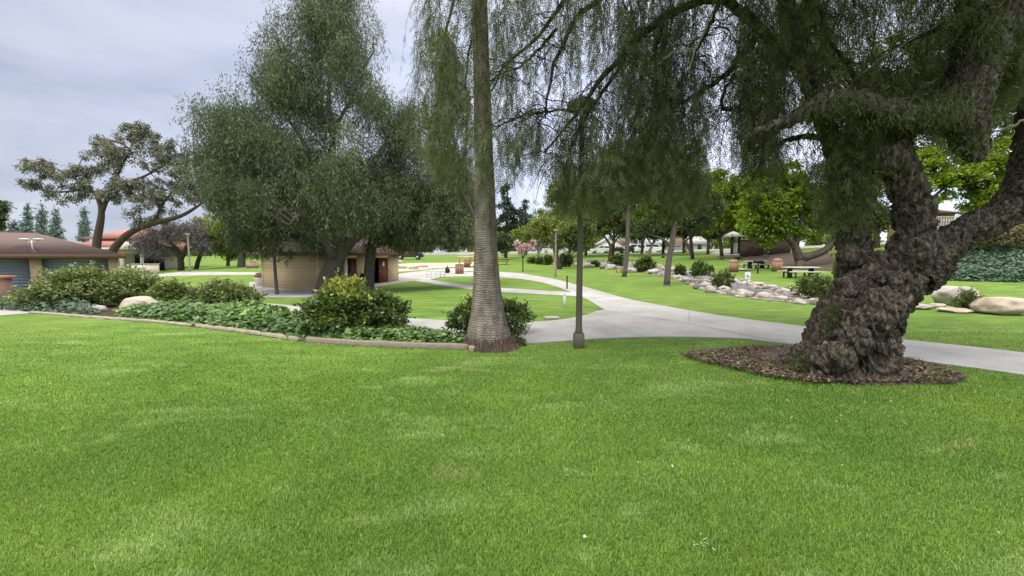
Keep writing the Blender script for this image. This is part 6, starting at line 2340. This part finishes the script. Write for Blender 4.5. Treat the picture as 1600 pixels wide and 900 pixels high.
# ------------------------------------------------------------------ street: cars, houses, shelter
def car(label, px, d, kind, paint, rz=0.0, py=395):
    p = P(px, py, d)
    dr_ = np.min(np.hypot(ROAD[:, 0] - p[0], ROAD[:, 1] - p[1]))
    j_ = int(np.argmin(np.hypot(ROAD[:, 0] - p[0], ROAD[:, 1] - p[1])))
    p[2] = ROADZ[j_] + .06 + .055 * min(dr_, 11) if dr_ < 14 else terr(p[0], p[1]) + .05
    r = thing('parked_car' if kind != 'van' else 'parked_van', label, 'van' if kind == 'van' else ('pickup' if kind == 'pickup' else 'car'), p, rz, 'vehicles parked along the far street')
    prof = {'suv': ([(-2.3, .35), (-2.35, .9), (-2.25, 1.15), (1.0, 1.12), (2.2, .98), (2.35, .8), (2.3, .35)], [(-2.2, 1.14), (-2.0, 1.72), (.3, 1.72), (1.05, 1.12)]),
            'sedan': ([(-2.3, .32), (-2.35, .8), (-2.2, .98), (.9, .96), (2.1, .84), (2.3, .65), (2.28, .32)], [(-1.8, .97), (-1.15, 1.42), (.1, 1.42), (.9, .96)]),
            'van': ([(-2.5, .35), (-2.55, 1.1), (-2.5, 1.3), (1.7, 1.25), (2.35, 1.0), (2.5, .8), (2.45, .35)], [(-2.5, 1.29), (-2.4, 2.05), (.9, 2.05), (1.7, 1.25)]),
            'pickup': ([(-2.7, .4), (-2.75, 1.05), (-.6, 1.05), (1.1, 1.08), (2.5, 1.0), (2.65, .8), (2.6, .4)], [(-.7, 1.06), (-.55, 1.75), (.6, 1.75), (1.15, 1.08)])}[kind]
    m = MB()
    for pr, w0, w1 in ((prof[0], .9, .88), (prof[1], .86, .68)):
        n = len(pr)
        rings = []
        for s_ in (-1, 1):
            rings.append([(x, s_ * (w0 + (w1 - w0) * ((z - pr[0][1]) / (max(q[1] for q in pr) - pr[0][1] + 1e-6))), z) for x, z in pr])
        m.loft(rings, cap=False)
        for ring in rings:
            m.poly(ring)
    m.build('body', paint, r, world=False)
    w = MB()
    c_ = prof[1]
    zb, zt = c_[0][1], c_[1][1]
    for s_ in (-1, 1):
        f = lambda z: s_ * (.862 + (.70 - .862) * ((z - zb) / (zt - zb)) + .006)
        if kind == 'van':
            qs = [[(.05, .2), (.45, .2), (.45, .85), (.05, .85)][0]]
        xa0, xa1 = c_[0][0] + .22, c_[3][0] - .28
        xb0, xb1 = c_[1][0] + .08, c_[2][0] - .08
        z0, z1 = zb + (zt - zb) * .14, zb + (zt - zb) * .86
        for u0, u1 in ((0.02, .47), (.52, .98)):
            pts = [(xa0 + (xa1 - xa0) * u0, z0), (xa0 + (xa1 - xa0) * u1, z0), (xb0 + (xb1 - xb0) * u1, z1), (xb0 + (xb1 - xb0) * u0, z1)]
            w.poly([(x, f(z), z) for x, z in pts])
    for (xa, za), (xb, zb_) in (((c_[2][0], c_[2][1]), (c_[3][0], c_[3][1])), ((c_[1][0], c_[1][1]), (c_[0][0], c_[0][1]))):
        dx = .015 if xb > xa else -.015
        w.poly([(xa * .85 + xb * .15 + dx, -.62, za * .85 + zb_ * .15 + .01), (xa * .85 + xb * .15 + dx, .62, za * .85 + zb_ * .15 + .01), (xa * .1 + xb * .9 + dx, .74, za * .1 + zb_ * .9 + .01), (xa * .1 + xb * .9 + dx, -.74, za * .1 + zb_ * .9 + .01)])
    w.build('window', M['glass'], r, world=False)
    for x in (-1.4, 1.4):
        for s_ in (-1, 1):
            t = MB()
            t.tube([(x, s_ * .70, .34), (x, s_ * .92, .34)], [.34, .34], 16)
            wh = t.build('wheel', M['tyre'], r, world=False)
            t = MB()
            t.tube([(x, s_ * .90, .34), (x, s_ * .93, .34)], [.2, .2], 12)
            t.build('rim', M['rim'], wh, world=False)
    for s_ in (-1, 1):
        t = MB()
        xf = prof[0][-2][0]
        t.box((xf - .05, s_ * .66, prof[0][-2][1] + .02), (.12, .34, .14))
        t.build('headlight', M['lens'], r, world=False)
    return r


car('white suv parked in front of the pale gabled house', 938, 97, 'suv', M['car_white'], math.pi)
car('dark sedan parked right of the forked trunk', 963, 97, 'sedan', M['car_dark'], math.pi)
car('dark pickup parked behind the slim leaning trunk', 982, 97, 'pickup', M['car_dark'], .05)
car('white van parked just right of the slim leaning trunk', 990, 99, 'van', M['car_white'], math.pi)
car('white pickup parked left of the pale leaning trunk', 1006, 97, 'pickup', M['car_white'], math.pi)
car('white van parked right of the pale leaning trunk', 1021, 97, 'van', M['car_white'], .05)
car('silver sedan parked under the dark leaning tree', 1060, 92, 'sedan', M['car_silver'], -.25, 393)
car('white pickup parked behind the far pale lamp', 880, 99, 'pickup', M['car_white'], 0, 396)
car('white van parked left of the near lamp post', 897, 99, 'van', M['car_white'], 0, 396)
car('white suv parked at left end of the street by the dark trunk', 862, 99, 'suv', M['car_white'], 0, 396)
car('dark suv parked beyond the sand play area', 640, 66, 'suv', M['car_dark'], .1, 407)


def house(name, label, px0, px1, d, eave, ridge, ground, wall, roof, gable_front=False, doors=()):
    k = d / F
    cx = (px0 + px1) / 2
    o = P(cx, ground, d)
    o[2] = terr(o[0], o[1]) - .3
    r = thing(name, label, 'house', o)
    fr = frame(o, 0)
    W = (px1 - px0) * k
    D = W * .6 if not gable_front else W * .9
    D = min(D, 14)
    H = P(0, eave, d)[2] - o[2]
    R = P(0, ridge, d)[2] - o[2]
    m = MB()
    lbox(m, fr, -W / 2, W / 2, 0, D, 0, H)
    if gable_front:
        v = [fr(-W / 2, 0, H), fr(W / 2, 0, H), fr(0, 0, R), fr(-W / 2, D, H), fr(W / 2, D, H), fr(0, D, R)]
        m.add(v, None, [(0, 1, 2), (3, 5, 4)])
    m.build('wall', wall, r)
    m = MB()
    if gable_front:
        for s_ in (-1, 1):
            a = [fr(s_ * (W / 2 + .4), -.4, H - .2), fr(0, -.4, R + .08), fr(0, D + .4, R + .08), fr(s_ * (W / 2 + .4), D + .4, H - .2)]
            v = a + [q + [0, 0, .18] for q in a]
            m.add(v, [(0, 3, 2, 1), (4, 5, 6, 7), (0, 1, 5, 4), (1, 2, 6, 5), (2, 3, 7, 6), (3, 0, 4, 7)])
    else:
        hip_roof(m, fr, -W / 2 - .5, W / 2 + .5, -.6, D + .6, H + .02, R, 1.5)
    m.build('roof', roof, r)
    for a, b_, z0, z1, kind in doors:
        x0, x1 = (a - cx) * k, (b_ - cx) * k
        m = MB()
        lbox(m, fr, x0 - .08, x1 + .08, -.06, 0.0, z0 - .08, z1 + .08)
        w = m.build('window' if kind == 'w' else 'door', M['stucco_white'], r)
        m = MB()
        lbox(m, fr, x0, x1, -.09, -.062, z0, z1)
        m.build('pane' if kind == 'w' else 'door_leaf', M['glass'] if kind == 'w' else M['wood_brown'], w)
    return r


house('gabled_house', 'pale gabled house facing the street behind the white suv', 936, 972, 118, 381, 371, 393, M['stucco_white'], M['roof_grey'], True, [(944, 948, .9, 2.2, 'w'), (953, 957, .3, 2.4, 'd'), (961, 965, .9, 2.2, 'w')])
house('long_roof_house', 'long house with broad grey roof behind the parked vans', 992, 1050, 112, 383, 371, 393, M['stucco'], M['roof_grey'], False, [(1000, 1006, .9, 2.2, 'w'), (1020, 1026, .9, 2.2, 'w'), (1036, 1042, .9, 2.2, 'w')])
hb = house('chimney_house', 'pale roofed house with brick front section behind the street', 1052, 1108, 106, 382, 369, 391, M['stucco'], M['roof_grey'], False, [(1072, 1078, .9, 2.2, 'w'), (1090, 1096, .9, 2.2, 'w')])
m = MB()
o = np.array(hb.location)
m.box(P(1060, 378, 104.5) * [1, 1, 0] + [0, 0, o[2] + 3.0], (2.0, 1.2, 6.2))
wall_uv(m.build('chimney', M['brick_red'], hb))
house('red_roof_house', 'house with dull reddish roof behind the slim leaning trunk', 968, 1000, 125, 381, 372, 393, M['stucco'], M['shingle'], False, [(976, 980, .9, 2.2, 'w'), (985, 989, .9, 2.2, 'w')])
house('white_house', 'low white house behind the pickups left of the near lamp', 856, 915, 120, 387, 379, 396, M['stucco_white'], M['roof_grey'], False, [(866, 870, .9, 2.2, 'w'), (884, 888, .9, 2.2, 'w'), (898, 902, .9, 2.2, 'w')])


def shelter():
    d = 62.0
    k = d / F
    b = P(1153, 400, d)
    b[2] = terr(b[0], b[1]) - .1
    r = thing('info_shelter', 'small white walled shelter with peaked dark roof at the street', 'shelter', b)
    z = lambda py: P(0, py, d)[2]
    for px in (1143, 1154):
        m = MB()
        q = P(px, 400, d)
        m.box((q[0], q[1], (b[2] + z(366)) / 2), (.28, .28, z(366) - b[2]))
        m.build('post', M['metal_dark'], r)
    m = MB()
    q = P(1148.5, 392, d + 1.5)
    m.box((q[0], q[1], (b[2] + z(379)) / 2), (9 * k, .3, z(379) - b[2]))
    m.build('wall', M['stucco_white'], r)
    m = MB()
    fr = frame(np.array([P(1151, 400, d)[0], b[1] + .8, 0]), 0)
    hip_roof(m, fr, -12 * k, 12 * k, -1.6, 2.4, z(370), z(361), 10 * k)
    m.build('roof', M['roof_grey'], r)
    # brown low wall beneath the trees
    d = 52.0
    b = P(1195, 398, d)
    b[2] = terr(b[0], b[1]) - .2
    k = d / F
    r = thing('brown_wall', 'low reddish brown brick wall under the trees right of the shelter', 'wall', b)
    m = MB()
    m.box(b + [0, 0, 1.1], (72 * k, .4, 2.3), -.12)
    wall_uv(m.build('wall_body', block_mat('brown_brick', (.055, .036, .028), (.12, .08, .06), (.04, .03, .026), .5, .28), r))
    m = MB()
    m.box(b + [0, 0, 2.3], (73 * k, .5, .12), -.12)
    m.build('wall_cap', M['concrete'], r)


shelter()


def right_slope():
    # ivy on the slope behind the boulders, with a drier shrub on top
    ivy_bed('ivy_slope', 'dark ivy covering the slope behind the right boulders', [(1460, 438), (1470, 410), (1500, 395), (1560, 390), (1640, 392), (1700, 395), (1700, 442), (1600, 442), (1520, 440)], 16000, .13, .45, M['ivy_blue'])
    shrub('dry_shrub', 'wide brownish green shrub on top of the ivy slope', 1570, 412, 180, 50, 9000, (5, 2.4), M['dry'], .2, None, d=26.0, lobes=7)
    shrub('slope_shrub', 'dark bush at the top right of the ivy slope', 1620, 375, 90, 40, 3500, (5, 2.4), M['dark'], .1, None, d=31.0, lobes=5)
    # fence and shed glimpsed between the forks
    d = 40.0
    k = d / F
    o = P(1482, 352, d)
    o[2] = terr(o[0], o[1]) - .3
    r = thing('hillside_house', 'dark roofed house with pale railing glimpsed between the tree forks', 'house', o)
    fr = frame(o, 0)
    z = lambda py: P(0, py, d)[2] - o[2]
    m = MB()
    lbox(m, fr, -22 * k, 26 * k, 1, 5, 0, z(333))
    m.build('wall', M['stucco_tan'], r)
    m = MB()
    hip_roof(m, fr, -26 * k, 30 * k, 0, 6, z(333), z(320), 2)
    m.build('roof', M['fascia'], r)
    m = MB()
    for i in range(13):
        x = (-24 + i * 4) * k
        lbox(m, fr, x - .03, x + .03, -.03, .03, 0, z(339))
    lbox(m, fr, -24 * k, 25 * k, -.04, .04, z(340), z(338.5))
    lbox(m, fr, -24 * k, 25 * k, -.04, .04, z(346), z(345))
    m.build('railing', M['metal_white'], r)


right_slope()

def litter():
    mb = MB()
    n = 420
    x = rng.normal(4.0, 1.7, n)
    y = rng.normal(5.2, 1.3, n)
    z = terr(x, y)
    px, py, _ = to_px(np.c_[x, y, z])
    inm = inpoly(px, py, MULCH)
    p = np.c_[x, y, z + np.where(inm, .085, .030)]
    a = rng.uniform(0, 6.28, n)
    D = np.c_[np.cos(a), np.sin(a), rng.normal(0, .2, n)]
    leaves(mb, p, D, rng.normal(0, .25, (n, 3)) + [0, 0, 1], rng.uniform(.02, .05, n), rng.uniform(.006, .014, n), rng.random(n))
    tag(mb.build('leaf_litter', leaf_mat('litter', (.16, .10, .06), (.36, .27, .16), (.55, .47, .33), rough=.9, trans=0, spec=.1)), 'dry narrow leaves scattered on lawn and mulch around the gnarled tree', 'leaf litter', kind='stuff')


litter()

# fallen petals and leaf bits on the near lawn
for i, (x, y, lab) in enumerate([(1208, 616, 'pale fallen leaf on the lawn in front of the mulch ring'), (1050, 738, 'pale fallen petal in the lawn right of centre'), (912, 852, 'tan dry leaf lying in the lawn near the bottom centre'), (1092, 858, 'straw coloured dead tuft in the near lawn'), (692, 688, 'tiny whitish petal on the pale lawn streak')]):
    d, b = G(x, y)
    m = MB()
    k = .022
    nn = 3 if i != 3 else 14
    for j in range(nn):
        a = rng.uniform(0, 6.28)
        D = np.array([[math.cos(a), math.sin(a), .25]])
        leaves(m, np.array([b + [rng.normal(0, .02) * (nn > 3) * 2, rng.normal(0, .02) * (nn > 3) * 2, .045]]), D, np.array([[0, 0, 1.]]) + rng.normal(0, .2, (1, 3)), k, k * .5 if nn == 3 else k * .15, [.5])
    o = m.build('fallen_leaf', M['petal'])
    o.data.transform(__import__('mathutils').Matrix.Translation((-b[0], -b[1], -b[2])))
    o.location = [float(q) for q in b]
    tag(o, lab, 'leaf', 'fallen bits on the lawn')
